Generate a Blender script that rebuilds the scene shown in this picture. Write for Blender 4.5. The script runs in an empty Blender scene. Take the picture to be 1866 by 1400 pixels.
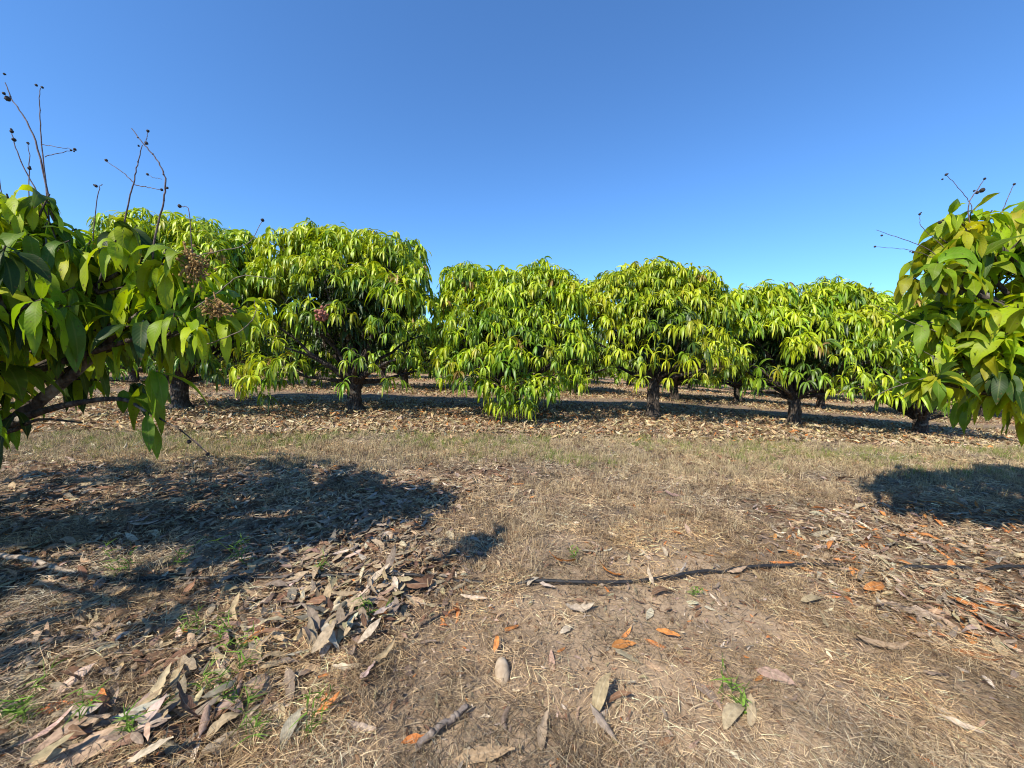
import bpy, math
import numpy as np
from mathutils import Matrix, Vector

SC = bpy.context.scene
COL = SC.collection
PI = math.pi

# ------------------------------------------------------------------ numeric helpers
def nrm(v):
    return v / np.maximum(np.linalg.norm(v, axis=-1, keepdims=True), 1e-9)

def smooth(a, b, x):
    t = np.clip((x - a) / (b - a), 0, 1)
    return t * t * (3 - 2 * t)

_tab = np.random.default_rng(99).random((256, 256))
def vnoise(x, y):
    """smooth value noise, 0..1"""
    x = np.asarray(x, float); y = np.asarray(y, float)
    xi = np.floor(x).astype(int); yi = np.floor(y).astype(int)
    fx = x - xi; fy = y - yi
    fx = fx * fx * (3 - 2 * fx); fy = fy * fy * (3 - 2 * fy)
    a = _tab[xi & 255, yi & 255]; b = _tab[(xi + 1) & 255, yi & 255]
    c = _tab[xi & 255, (yi + 1) & 255]; d = _tab[(xi + 1) & 255, (yi + 1) & 255]
    return (a * (1 - fx) + b * fx) * (1 - fy) + (c * (1 - fx) + d * fx) * fy

def fbm(x, y, o=4):
    s = 0; a = 0.5; t = 0
    for k in range(o):
        s = s + a * vnoise(x * 2 ** k + 17.3 * k, y * 2 ** k - 9.1 * k); t += a; a *= 0.5
    return s / t

def terrain(x, y, fine=True):
    x = np.asarray(x, float); y = np.asarray(y, float)
    sp = np.log1p(np.exp(np.clip((x - 4.6) * 1.5, -30, 30))) / 1.5
    drop = -0.055 * np.minimum(sp, 12) * smooth(5.5, 9.3, y)
    near = 1 - smooth(30, 60, y)
    z = drop + near * (fbm(x * 0.5 + 3, y * 0.5 + 8, 3) - 0.5) * 0.09
    if fine:
        n2 = (1 - smooth(8, 16, y)) * (1 - smooth(9, 16, np.abs(x)))
        z = z + n2 * ((fbm(x * 5, y * 5, 3) - 0.5) * 0.045 + (fbm(x * 22 + 5, y * 22, 2) - 0.5) * 0.018)
    return z

ROW_D = 6.65
def row_dist(x, y):
    """signed distance behind the nearest planted row beyond the first open row"""
    c = 9.05 + 0.055 * x
    return (y - c + ROW_D / 2) % ROW_D - ROW_D / 2

def litter_field(x, y):
    """0..1 how thickly fallen leaves lie"""
    x = np.asarray(x, float); y = np.asarray(y, float)
    j = (fbm(x * 1.3 + 40, y * 1.3, 3) - 0.5)
    left = smooth(-0.30 + 0.0 * y, -1.05, x + j * 1.1 - 0.22 * (y - 1.5)) * smooth(4.9, 4.2, y + j * 1.2)
    left *= 0.4 + 0.6 * smooth(0.35, 0.55, fbm(x * 1.9, y * 1.9 + 30, 3))
    right = smooth(1.5, 2.7, x - 0.12 * (y - 2.5) + j * 1.3) * smooth(1.4, 2.1, y + j * 0.6) * smooth(4.3, 3.5, y + j)
    rd = row_dist(x, y)
    row = smooth(-2.95, -2.35, rd + j * 0.8) * smooth(2.9, 1.8, rd + j * 0.8) * (y > 5.2)
    return np.clip(np.maximum(np.maximum(left, right), row), 0, 1)

# ------------------------------------------------------------------ object helpers
def mesh_data(name, V, F, mat, col=None, uv=None, smooth_shade=True):
    me = bpy.data.meshes.new(name)
    V = np.ascontiguousarray(V, np.float32); F = np.ascontiguousarray(F, np.int32)
    n, m, k = len(V), len(F), F.shape[1]
    me.vertices.add(n); me.vertices.foreach_set('co', V.ravel())
    me.loops.add(m * k); me.loops.foreach_set('vertex_index', F.ravel())
    me.polygons.add(m); me.polygons.foreach_set('loop_start', np.arange(0, m * k, k, dtype=np.int32))
    me.polygons.foreach_set('use_smooth', np.full(m, smooth_shade, dtype=bool))
    if col is not None:
        a = me.attributes.new('Col', 'FLOAT_COLOR', 'POINT')
        c = np.ones((n, 4), np.float32); c[:, :3] = col
        a.data.foreach_set('color', c.ravel())
    if uv is not None:
        a = me.attributes.new('Luv', 'FLOAT2', 'POINT')
        a.data.foreach_set('vector', np.ascontiguousarray(uv, np.float32).ravel())
    me.update(calc_edges=True)
    if mat: me.materials.append(mat)
    return me

def obj(name, me, parent=None, loc=(0, 0, 0)):
    o = bpy.data.objects.new(name, me); COL.objects.link(o)
    o.location = loc
    if parent: o.parent = parent
    return o

def tag(o, label=None, cat=None, group=None, kind=None):
    for k, v in (('label', label), ('category', cat), ('group', group), ('kind', kind)):
        if v: o[k] = v
    return o

def thing(name, label, cat, loc=(0, 0, 0), group=None):
    o = bpy.data.objects.new(name, None); COL.objects.link(o)
    o.location = loc; o.empty_display_size = 0.2
    return tag(o, label, cat, group)

class Geo:
    """collects quads"""
    def __init__(s): s.v = []; s.f = []; s.c = []; s.u = []; s.n = 0
    def add(s, V, F, C=None, U=None):
        if len(V) == 0: return
        s.v.append(V); s.f.append(F + s.n); s.n += len(V)
        if C is not None: s.c.append(np.broadcast_to(C, (len(V), 3)))
        if U is not None: s.u.append(U)
    def data(s, name, mat, sm=True):
        return mesh_data(name, np.concatenate(s.v), np.concatenate(s.f), mat,
                         np.concatenate(s.c) if s.c else None, np.concatenate(s.u) if s.u else None, sm)

def tube(P, R, sides=7, wob=0, rng=None, cap=True):
    P = np.asarray(P, float); K = len(P)
    R = np.broadcast_to(np.asarray(R, float), (K,))
    T = nrm(np.gradient(P, axis=0))
    ref = np.array([0.31, 0.17, 0.2]) if abs(T[0, 2]) > 0.7 else np.array([0, 0, 1.0])
    A = nrm(np.cross(T, ref)); B = np.cross(T, A)
    th = np.arange(sides) / sides * 2 * PI
    r = R[:, None]
    if wob and rng is not None: r = r * (1 + wob * (rng.random((K, sides)) - 0.5))
    else: r = np.repeat(r, sides, 1)
    V = P[:, None, :] + r[..., None] * (np.cos(th)[None, :, None] * A[:, None, :] + np.sin(th)[None, :, None] * B[:, None, :])
    V = V.reshape(-1, 3)
    i = np.arange(K - 1)[:, None] * sides + np.arange(sides)[None, :]
    j = np.arange(K - 1)[:, None] * sides + (np.arange(sides)[None, :] + 1) % sides
    F = np.stack([i, j, j + sides, i + sides], -1).reshape(-1, 4)
    if cap:
        c0 = len(V); V = np.vstack([V, P[:1], P[-1:]])
        a = np.arange(0, sides, 1)
        F = np.vstack([F, np.stack([np.full(sides, c0), (a + 1) % sides, a, a], -1)[:, [0, 1, 2, 2]]]) if False else F
    return V, F

def bez(p0, p1, p2, n):
    t = np.linspace(0, 1, n)[:, None]
    return (1 - t) ** 2 * np.array(p0) + 2 * t * (1 - t) * np.array(p1) + t * t * np.array(p2)

def spline(P, n):
    """Catmull-Rom through P"""
    P = np.asarray(P, float)
    Q = np.vstack([2 * P[0] - P[1], P, 2 * P[-1] - P[-2]])
    out = []
    for k in range(len(P) - 1):
        a, b, c, d = Q[k:k + 4]
        t = np.linspace(0, 1, n, endpoint=False)[:, None]
        out.append(0.5 * (2 * b + (c - a) * t + (2 * a - 5 * b + 4 * c - d) * t ** 2 + (3 * b - a - 3 * c + d) * t ** 3))
    out.append(P[-1:])
    return np.vstack(out)

def blob(c, r, rng, n=5, m=7):
    """small lumpy closed ball"""
    th = np.linspace(0.015, PI - 0.015, n)[:, None]; ph = np.arange(m)[None, :] / m * 2 * PI
    rr = r * (1 + 0.25 * (rng.random((n, m)) - 0.5))
    V = np.stack([rr * np.sin(th) * np.cos(ph), rr * np.sin(th) * np.sin(ph), rr * np.cos(th) * np.ones_like(ph)], -1).reshape(-1, 3) + np.asarray(c)
    i = np.arange(n - 1)[:, None] * m + np.arange(m)[None, :]; j = np.arange(n - 1)[:, None] * m + (np.arange(m)[None, :] + 1) % m
    return V, np.stack([i, i + m, j + m, j], -1).reshape(-1, 4)

# ------------------------------------------------------------------ leaf / blade generators (vectorised)
def leaves(P, D, L, W, droop, col, rng, nseg=5, fold=0.3, pw=0.72, wave=0.0, flop=None):
    N = len(P)
    if N == 0: return np.zeros((0, 3)), np.zeros((0, 4), int), np.zeros((0, 3)), np.zeros((0, 2))
    P = np.asarray(P, float); d = nrm(np.asarray(D, float))
    up = np.tile([0, 0, 1.0], (N, 1)) + rng.normal(0, 0.35, (N, 3))
    S = nrm(np.cross(d, up))
    L = np.broadcast_to(L, (N,)); W = np.broadcast_to(W, (N,)); droop = np.broadcast_to(droop, (N,))
    t = np.linspace(0, 1, nseg + 1)
    prof = np.sin(PI * np.clip(t, 0, 1) ** pw) ** 0.85
    prof[0] = 0.07; prof[-1] = 0.03
    c = P.copy(); rings = []
    ph = rng.random(N) * 6.28
    twist = rng.normal(0, 0.75, N)
    for k in range(nseg + 1):
        Nn = nrm(np.cross(S, d))
        tw = (twist * t[k])[:, None]
        S2 = S * np.cos(tw) + Nn * np.sin(tw); N2 = np.cross(S2, d)
        w = (W * 0.5 * prof[k])[:, None]
        f = fold + wave * np.sin(ph + 9 * t[k])[:, None] * np.ones((1, 1))
        l = c - S2 * w * np.cos(f) + N2 * w * np.sin(f)
        f2 = fold - wave * np.sin(ph + 9 * t[k])[:, None]
        r = c + S2 * w * np.cos(f2) + N2 * w * np.sin(f2)
        rings.append(np.stack([l, c, r], 1))
        step = L / nseg
        d = nrm(d + np.array([0, 0, -1.0]) * (droop / nseg)[:, None])
        S = nrm(S - d * np.sum(S * d, 1, keepdims=True))
        c = c + d * step[:, None]
    V = np.stack(rings, 1)                                    # N, R, 3, 3
    R = nseg + 1
    base = np.arange(N)[:, None, None] * (R * 3)
    rk = np.arange(nseg)[None, :, None] * 3
    q = np.arange(2)[None, None, :]
    a = base + rk + q
    F = np.stack([a, a + 1, a + 4, a + 3], -1).reshape(-1, 4)
    C = np.repeat(np.asarray(col, float)[:, None, :], R * 3, 1).reshape(-1, 3)
    U = np.stack([np.tile(np.array([-1, 0, 1.0]), (R, 1)), np.repeat(t[:, None], 3, 1)], -1).reshape(1, -1, 2)
    U = np.repeat(U, N, 0).reshape(-1, 2)
    return V.reshape(-1, 3), F, C, U

def blades(P, D, L, W, droop, col, rng, nseg=3):
    N = len(P); d = nrm(np.asarray(D, float))
    up = rng.normal(0, 1, (N, 3)); S = nrm(np.cross(d, up))
    L = np.broadcast_to(L, (N,)); W = np.broadcast_to(W, (N,)); droop = np.broadcast_to(droop, (N,))
    bend = rng.normal(0, 0.25, (N, 3))
    c = np.asarray(P, float).copy(); rings = []
    for k in range(nseg + 1):
        w = (W * 0.5 * (1 - 0.75 * k / nseg))[:, None]
        rings.append(np.stack([c - S * w, c + S * w], 1))
        d = nrm(d + (np.array([0, 0, -1.0]) * droop[:, None] + bend) / nseg)
        c = c + d * (L / nseg)[:, None]
    V = np.stack(rings, 1); R = nseg + 1
    a = np.arange(N)[:, None] * (R * 2) + np.arange(nseg)[None, :] * 2
    F = np.stack([a, a + 1, a + 3, a + 2], -1).reshape(-1, 4)
    C = np.repeat(np.asarray(col, float)[:, None, :], R * 2, 1).reshape(-1, 3)
    return V.reshape(-1, 3), F, C

def basis(A):
    A = nrm(A); h = np.where(np.abs(A[:, 2:3]) > 0.9, [[1.0, 0, 0]], [[0, 0, 1.0]])
    B = nrm(np.cross(A, h)); return B, np.cross(A, B)

def whorls(T, A, n, L, W, droop, wcol, rng, lj=0.25, th=(0.6, 1.5), **kw):
    """n leaves round every tip T with axis A"""
    M = len(T); B, C = basis(A); A = nrm(A)
    k = np.tile(np.arange(n), M); idx = np.repeat(np.arange(M), n)
    keep = rng.random(M * n) < 0.9
    k = k[keep]; idx = idx[keep]; N = len(idx)
    phi = k * 2.39996 + rng.random(M)[idx] * 6.28 + rng.normal(0, 0.2, N)
    theta = th[0] + (th[1] - th[0]) * rng.random(N)
    a = A[idx]; D = a * np.cos(theta)[:, None] + (B[idx] * np.cos(phi)[:, None] + C[idx] * np.sin(phi)[:, None]) * np.sin(theta)[:, None]
    P = T[idx] - a * (rng.random(N) * 0.07)[:, None]
    l = L * (1 + lj * rng.normal(0, 1, N)).clip(0.45, 1.6)
    col = wcol[idx] * (1 + rng.normal(0, 0.14, (N, 1)))
    col = col * (1 + rng.normal(0, 0.05, (N, 3)))
    return leaves(P, D, l, W * (l / L) ** 0.6 * (1 + 0.15 * rng.normal(0, 1, N)), droop * (0.45 + 1.1 * rng.random(N)), col.clip(0.003, 0.9), rng, **kw)

# ------------------------------------------------------------------ materials
def nt(name):
    m = bpy.data.materials.new(name); m.use_nodes = True
    n = m.node_tree.nodes; n.clear()
    return m, n, m.node_tree.links

def N(n, t, **kw):
    x = n.new(t)
    for k, v in kw.items():
        if k.startswith('i_'): x.inputs[int(k[2:])].default_value = v
        else: setattr(x, k, v)
    return x

def ramp(n, stops):
    r = n.new('ShaderNodeValToRGB'); e = r.color_ramp.elements
    while len(e) < len(stops): e.new(0.5)
    for q, (p, c) in zip(e, stops): q.position = p; q.color = (*c, 1)
    return r

def leaf_material(name, trans=0.45, rough=0.50, vein=0.25, spec=0.3, tcol=(1.35, 1.3, 0.4)):
    m, n, l = nt(name)
    at = N(n, 'ShaderNodeAttribute', attribute_name='Col'); uv = N(n, 'ShaderNodeAttribute', attribute_name='Luv')
    sx = N(n, 'ShaderNodeSeparateXYZ'); l.new(uv.outputs['Vector'], sx.inputs[0])
    ab = N(n, 'ShaderNodeMath', operation='ABSOLUTE'); l.new(sx.outputs[0], ab.inputs[0])
    # pale midrib
    mr = N(n, 'ShaderNodeMapRange', clamp=True); mr.inputs[1].default_value = 0.03; mr.inputs[2].default_value = 0.13
    mr.inputs[3].default_value = vein; mr.inputs[4].default_value = 0; l.new(ab.outputs[0], mr.inputs[0])
    # side veins: v - 0.25*|u| repeated
    ma = N(n, 'ShaderNodeMath', operation='MULTIPLY'); l.new(ab.outputs[0], ma.inputs[0]); ma.inputs[1].default_value = -0.16
    mb = N(n, 'ShaderNodeMath', operation='ADD'); l.new(sx.outputs[1], mb.inputs[0]); l.new(ma.outputs[0], mb.inputs[1])
    mc = N(n, 'ShaderNodeMath', operation='MULTIPLY'); l.new(mb.outputs[0], mc.inputs[0]); mc.inputs[1].default_value = 88
    ms = N(n, 'ShaderNodeMath', operation='SINE'); l.new(mc.outputs[0], ms.inputs[0])
    geo = N(n, 'ShaderNodeNewGeometry')
    no = N(n, 'ShaderNodeTexNoise'); no.inputs['Scale'].default_value = 14; no.inputs['Detail'].default_value = 3
    l.new(geo.outputs['Position'], no.inputs['Vector'])
    hv = N(n, 'ShaderNodeMapRange'); hv.inputs[1].default_value = 0.3; hv.inputs[2].default_value = 0.7; hv.inputs[3].default_value = 0.8; hv.inputs[4].default_value = 1.2
    l.new(no.outputs[0], hv.inputs[0])
    mul = N(n, 'ShaderNodeMixRGB', blend_type='MULTIPLY'); mul.inputs[0].default_value = 1
    l.new(at.outputs['Color'], mul.inputs[1]); l.new(hv.outputs[0], mul.inputs[2])
    sp = N(n, 'ShaderNodeTexNoise'); sp.inputs['Scale'].default_value = 75; sp.inputs['Detail'].default_value = 2; l.new(geo.outputs['Position'], sp.inputs['Vector'])
    e1 = N(n, 'ShaderNodeMath', operation='POWER'); l.new(sx.outputs[1], e1.inputs[0]); e1.inputs[1].default_value = 9
    e2 = N(n, 'ShaderNodeMath', operation='MULTIPLY_ADD'); l.new(e1.outputs[0], e2.inputs[0]); e2.inputs[1].default_value = 0.20; l.new(sp.outputs[0], e2.inputs[2])
    sr = N(n, 'ShaderNodeMapRange', clamp=True); sr.inputs[1].default_value = 0.66; sr.inputs[2].default_value = 0.72; sr.inputs[3].default_value = 0; sr.inputs[4].default_value = 0.8; l.new(e2.outputs[0], sr.inputs[0])
    dm = N(n, 'ShaderNodeMixRGB'); l.new(sr.outputs[0], dm.inputs[0]); l.new(mul.outputs[0], dm.inputs[1]); dm.inputs[2].default_value = (0.13, 0.09, 0.03, 1)
    lt = N(n, 'ShaderNodeMixRGB', blend_type='MIX'); l.new(mr.outputs[0], lt.inputs[0]); l.new(dm.outputs[0], lt.inputs[1]); lt.inputs[2].default_value = (0.34, 0.38, 0.10, 1)
    bp = N(n, 'ShaderNodeBump'); bp.inputs['Strength'].default_value = 0.10; bp.inputs['Distance'].default_value = 0.002; l.new(ms.outputs[0], bp.inputs['Height'])
    p = N(n, 'ShaderNodeBsdfPrincipled'); p.inputs['Roughness'].default_value = rough; p.inputs['Specular IOR Level'].default_value = spec
    l.new(lt.outputs[0], p.inputs['Base Color']); l.new(bp.outputs[0], p.inputs['Normal'])
    tm = N(n, 'ShaderNodeMixRGB', blend_type='MULTIPLY'); tm.inputs[0].default_value = 1; l.new(lt.outputs[0], tm.inputs[1]); tm.inputs[2].default_value = (*tcol, 1)
    tr = N(n, 'ShaderNodeBsdfTranslucent'); l.new(tm.outputs[0], tr.inputs['Color'])
    mx = N(n, 'ShaderNodeMixShader'); mx.inputs[0].default_value = trans; l.new(p.outputs[0], mx.inputs[1]); l.new(tr.outputs[0], mx.inputs[2])
    o = N(n, 'ShaderNodeOutputMaterial'); l.new(mx.outputs[0], o.inputs[0])
    return m

def bark_material():
    m, n, l = nt('bark')
    tc = N(n, 'ShaderNodeTexCoord'); mp = N(n, 'ShaderNodeMapping'); mp.inputs['Scale'].default_value = (1, 1, 0.3); l.new(tc.outputs['Object'], mp.inputs[0])
    a = N(n, 'ShaderNodeTexNoise'); a.inputs['Scale'].default_value = 34; a.inputs['Detail'].default_value = 6; l.new(mp.outputs[0], a.inputs['Vector'])
    v = N(n, 'ShaderNodeTexVoronoi'); v.inputs['Scale'].default_value = 38; l.new(mp.outputs[0], v.inputs['Vector'])
    b = N(n, 'ShaderNodeTexNoise'); b.inputs['Scale'].default_value = 7; b.inputs['Detail'].default_value = 4; l.new(tc.outputs['Object'], b.inputs['Vector'])
    r = ramp(n, [(0.3, (0.020, 0.016, 0.013)), (0.55, (0.07, 0.055, 0.045)), (0.8, (0.15, 0.125, 0.10))]); l.new(a.outputs[0], r.inputs[0])
    r2 = ramp(n, [(0.58, (0, 0, 0)), (0.68, (1, 1, 1))]); l.new(b.outputs[0], r2.inputs[0])
    mx = N(n, 'ShaderNodeMixRGB'); l.new(r2.outputs[0], mx.inputs[0]); l.new(r.outputs[0], mx.inputs[1]); mx.inputs[2].default_value = (0.24, 0.21, 0.17, 1)
    ad = N(n, 'ShaderNodeMath', operation='ADD'); l.new(a.outputs[0], ad.inputs[0]); l.new(v.outputs[0], ad.inputs[1])
    bp = N(n, 'ShaderNodeBump'); bp.inputs['Strength'].default_value = 0.9; bp.inputs['Distance'].default_value = 0.02; l.new(ad.outputs[0], bp.inputs['Height'])
    p = N(n, 'ShaderNodeBsdfPrincipled'); p.inputs['Roughness'].default_value = 0.9; p.inputs['Specular IOR Level'].default_value = 0.2
    l.new(mx.outputs[0], p.inputs['Base Color']); l.new(bp.outputs[0], p.inputs['Normal'])
    o = N(n, 'ShaderNodeOutputMaterial'); l.new(p.outputs[0], o.inputs[0]); return m

def ground_material():
    m, n, l = nt('soil')
    geo = N(n, 'ShaderNodeNewGeometry'); at = N(n, 'ShaderNodeAttribute', attribute_name='Col')
    a = N(n, 'ShaderNodeTexNoise'); a.inputs['Scale'].default_value = 3.1; a.inputs['Detail'].default_value = 8; a.inputs['Roughness'].default_value = 0.65; l.new(geo.outputs[0], a.inputs['Vector'])
    b = N(n, 'ShaderNodeTexNoise'); b.inputs['Scale'].default_value = 70; b.inputs['Detail'].default_value = 6; b.inputs['Roughness'].default_value = 0.7; l.new(geo.outputs[0], b.inputs['Vector'])
    c = N(n, 'ShaderNodeTexVoronoi'); c.inputs['Scale'].default_value = 55; l.new(geo.outputs[0], c.inputs['Vector'])
    m1 = N(n, 'ShaderNodeMapRange'); m1.inputs[1].default_value = 0.3; m1.inputs[2].default_value = 0.7; m1.inputs[3].default_value = 0.72; m1.inputs[4].default_value = 1.25; l.new(a.outputs[0], m1.inputs[0])
    m2 = N(n, 'ShaderNodeMapRange'); m2.inputs[1].default_value = 0.3; m2.inputs[2].default_value = 0.7; m2.inputs[3].default_value = 0.6; m2.inputs[4].default_value = 1.35; l.new(b.outputs[0], m2.inputs[0])
    x = N(n, 'ShaderNodeMath', operation='MULTIPLY'); l.new(m1.outputs[0], x.inputs[0]); l.new(m2.outputs[0], x.inputs[1])
    mul = N(n, 'ShaderNodeMixRGB', blend_type='MULTIPLY'); mul.inputs[0].default_value = 1; l.new(at.outputs['Color'], mul.inputs[1]); l.new(x.outputs[0], mul.inputs[2])
    h = N(n, 'ShaderNodeMath', operation='MULTIPLY_ADD'); l.new(c.outputs[0], h.inputs[0]); h.inputs[1].default_value = 0.15; l.new(b.outputs[0], h.inputs[2])
    bp = N(n, 'ShaderNodeBump'); bp.inputs['Strength'].default_value = 0.55; bp.inputs['Distance'].default_value = 0.008; l.new(h.outputs[0], bp.inputs['Height'])
    p = N(n, 'ShaderNodeBsdfPrincipled'); p.inputs['Roughness'].default_value = 0.95; p.inputs['Specular IOR Level'].default_value = 0.15
    l.new(mul.outputs[0], p.inputs['Base Color']); l.new(bp.outputs[0], p.inputs['Normal'])
    o = N(n, 'ShaderNodeOutputMaterial'); l.new(p.outputs[0], o.inputs[0]); return m

def dry_material(name, trans=0.12, objcol=False, spots=True, scale=60):
    """dead plant matter; colour from the mesh or from the object"""
    m, n, l = nt(name)
    if objcol:
        s = N(n, 'ShaderNodeObjectInfo'); csock = s.outputs['Color']
    else:
        s = N(n, 'ShaderNodeAttribute', attribute_name='Col'); csock = s.outputs['Color']
    geo = N(n, 'ShaderNodeNewGeometry')
    p = N(n, 'ShaderNodeBsdfPrincipled'); p.inputs['Roughness'].default_value = 0.75; p.inputs['Specular IOR Level'].default_value = 0.25
    if spots:
        a = N(n, 'ShaderNodeTexNoise'); a.inputs['Scale'].default_value = scale; a.inputs['Detail'].default_value = 5; l.new(geo.outputs[0], a.inputs['Vector'])
        m1 = N(n, 'ShaderNodeMapRange'); m1.inputs[1].default_value = 0.3; m1.inputs[2].default_value = 0.7; m1.inputs[3].default_value = 0.62; m1.inputs[4].default_value = 1.25; l.new(a.outputs[0], m1.inputs[0])
        mul = N(n, 'ShaderNodeMixRGB', blend_type='MULTIPLY'); mul.inputs[0].default_value = 1; l.new(csock, mul.inputs[1]); l.new(m1.outputs[0], mul.inputs[2]); csock = mul.outputs[0]
        uv = N(n, 'ShaderNodeAttribute', attribute_name='Luv'); sx = N(n, 'ShaderNodeSeparateXYZ'); l.new(uv.outputs['Vector'], sx.inputs[0])
        ab = N(n, 'ShaderNodeMath', operation='ABSOLUTE'); l.new(sx.outputs[0], ab.inputs[0])
        ma = N(n, 'ShaderNodeMath', operation='MULTIPLY_ADD'); l.new(ab.outputs[0], ma.inputs[0]); ma.inputs[1].default_value = -0.2; l.new(sx.outputs[1], ma.inputs[2])
        mc = N(n, 'ShaderNodeMath', operation='MULTIPLY'); l.new(ma.outputs[0], mc.inputs[0]); mc.inputs[1].default_value = 80
        ms = N(n, 'ShaderNodeMath', operation='SINE'); l.new(mc.outputs[0], ms.inputs[0])
        bp = N(n, 'ShaderNodeBump'); bp.inputs['Strength'].default_value = 0.12; bp.inputs['Distance'].default_value = 0.002; l.new(ms.outputs[0], bp.inputs['Height']); l.new(bp.outputs[0], p.inputs['Normal'])
        mr = N(n, 'ShaderNodeMapRange', clamp=True); mr.inputs[1].default_value = 0.02; mr.inputs[2].default_value = 0.10; mr.inputs[3].default_value = 0.28; mr.inputs[4].default_value = 0; l.new(ab.outputs[0], mr.inputs[0])
        lt = N(n, 'ShaderNodeMixRGB'); l.new(mr.outputs[0], lt.inputs[0]); l.new(csock, lt.inputs[1]); lt.inputs[2].default_value = (0.5, 0.42, 0.3, 1); csock = lt.outputs[0]
    l.new(csock, p.inputs['Base Color'])
    tr = N(n, 'ShaderNodeBsdfTranslucent'); l.new(csock, tr.inputs['Color'])
    mx = N(n, 'ShaderNodeMixShader'); mx.inputs[0].default_value = trans; l.new(p.outputs[0], mx.inputs[1]); l.new(tr.outputs[0], mx.inputs[2])
    o = N(n, 'ShaderNodeOutputMaterial'); l.new(mx.outputs[0], o.inputs[0]); return m

def plain_material(name, c1, c2, rough, scale, bump=0.3, spec=0.4):
    m, n, l = nt(name)
    tc = N(n, 'ShaderNodeTexCoord'); a = N(n, 'ShaderNodeTexNoise'); a.inputs['Scale'].default_value = scale; a.inputs['Detail'].default_value = 6; l.new(tc.outputs['Object'], a.inputs['Vector'])
    r = ramp(n, [(0.35, c1), (0.68, c2)]); l.new(a.outputs[0], r.inputs[0])
    bp = N(n, 'ShaderNodeBump'); bp.inputs['Strength'].default_value = bump; bp.inputs['Distance'].default_value = 0.005; l.new(a.outputs[0], bp.inputs['Height'])
    p = N(n, 'ShaderNodeBsdfPrincipled'); p.inputs['Roughness'].default_value = rough; p.inputs['Specular IOR Level'].default_value = spec
    l.new(r.outputs[0], p.inputs['Base Color']); l.new(bp.outputs[0], p.inputs['Normal'])
    o = N(n, 'ShaderNodeOutputMaterial'); l.new(p.outputs[0], o.inputs[0]); return m

M_LEAF = leaf_material('mango_leaf', trans=0.28, rough=0.42, spec=0.5)
M_BROAD = leaf_material('broad_mango_leaf', trans=0.45)
M_BARK = bark_material()
M_SOIL = ground_material()
M_LITTER = dry_material('dry_leaf_litter')
M_FALLEN = dry_material('fallen_leaf', objcol=True)
M_STRAW = dry_material('dry_straw', trans=0.2, spots=False)
M_GREEN = dry_material('green_grass_blade', trans=0.35, spots=False)
M_TWIG = plain_material('grey_twig', (0.10, 0.075, 0.06), (0.26, 0.21, 0.17), 0.85, 60)
M_STALK = plain_material('dead_flower_stalk', (0.055, 0.035, 0.04), (0.17, 0.12, 0.11), 0.8, 50)
M_BUD = plain_material('shrivelled_fruitlet', (0.012, 0.010, 0.010), (0.05, 0.035, 0.03), 0.8, 60)
M_PANICLE = plain_material('dried_panicle', (0.14, 0.075, 0.025), (0.40, 0.25, 0.08), 0.85, 50)
M_PIPE = plain_material('black_polythene', (0.010, 0.010, 0.011), (0.035, 0.033, 0.031), 0.5, 30, 0.15)
M_STONE = plain_material('pale_stone', (0.30, 0.22, 0.14), (0.46, 0.36, 0.25), 0.9, 25, 0.6)
M_STICK = plain_material('weathered_stick', (0.20, 0.15, 0.11), (0.42, 0.35, 0.28), 0.9, 40)

# ------------------------------------------------------------------ ground
def axis(parts):
    out = []
    for a, b, s in parts: out.append(np.arange(a, b, s))
    return np.concatenate(out)
def geo_axis(start, end, g):
    v = [start]; step = g
    while v[-1] < end: step *= 1.16; v.append(v[-1] + step)
    return np.array(v[1:])
ys = axis([(-4, 0.6, 0.25), (0.6, 5, 0.035), (5, 12, 0.09), (12, 48, 0.3)]); ys = np.concatenate([ys, geo_axis(ys[-1], 2500, 0.35)])
xr = axis([(0, 5.2, 0.04), (5.2, 16, 0.14)]); xr = np.concatenate([xr, geo_axis(xr[-1], 2500, 0.2)])
xs = np.concatenate([-xr[:0:-1], xr])
ysb = np.concatenate([-geo_axis(4, 400, 0.5)[::-1], ys])
GX, GY = np.meshgrid(xs, ysb)
GZ = terrain(GX, GY)
nx = len(xs); ny = len(ysb)
ii = (np.arange(ny - 1)[:, None] * nx + np.arange(nx - 1)[None, :])
GF = np.stack([ii, ii + 1, ii + 1 + nx, ii + nx], -1).reshape(-1, 4)
lf = litter_field(GX, GY)
sand = 0.7 * smooth(0.54, 0.68, fbm(GX * 0.9 + 11, GY * 0.9 + 4, 4)) * (GY < 4.4)
sand = np.maximum(sand, 0.9 * smooth(0.5, 1.5, GX) * smooth(2.1, 1.2, GY) * smooth(0.42, 0.62, fbm(GX * 1.7, GY * 1.7, 3)))[..., None]
near_c = np.array([0.185, 0.138, 0.097]) * (1 - sand) + np.array([0.38, 0.275, 0.175]) * sand
hum = np.array([0.16, 0.098, 0.06]); rowc = np.array([0.30, 0.20, 0.135])
isrow = (GY > 5.5)[..., None]
gc = near_c * (1 - lf[..., None]) + np.where(isrow, rowc, hum) * lf[..., None]
farg = (smooth(12, 20, GY) * 1.0)[..., None]
gc = gc * (1 - farg) + (np.array([0.33, 0.245, 0.15]) * (1 - lf[..., None]) + np.array([0.36, 0.225, 0.145]) * lf[..., None]) * farg
ground = obj('ground', mesh_data('ground', np.stack([GX, GY, GZ], -1).reshape(-1, 3), GF, M_SOIL, gc.reshape(-1, 3)))
tag(ground, 'dry sandy orchard soil with dark humus under the leaf litter', 'ground', kind='structure')

# ------------------------------------------------------------------ mango trees of the rows
YOUNG = np.array([0.400, 0.480, 0.014]); MID = np.array([0.160, 0.280, 0.014]); DARK = np.array([0.032, 0.068, 0.012]); YEL = np.array([0.38, 0.33, 0.02])

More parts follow.
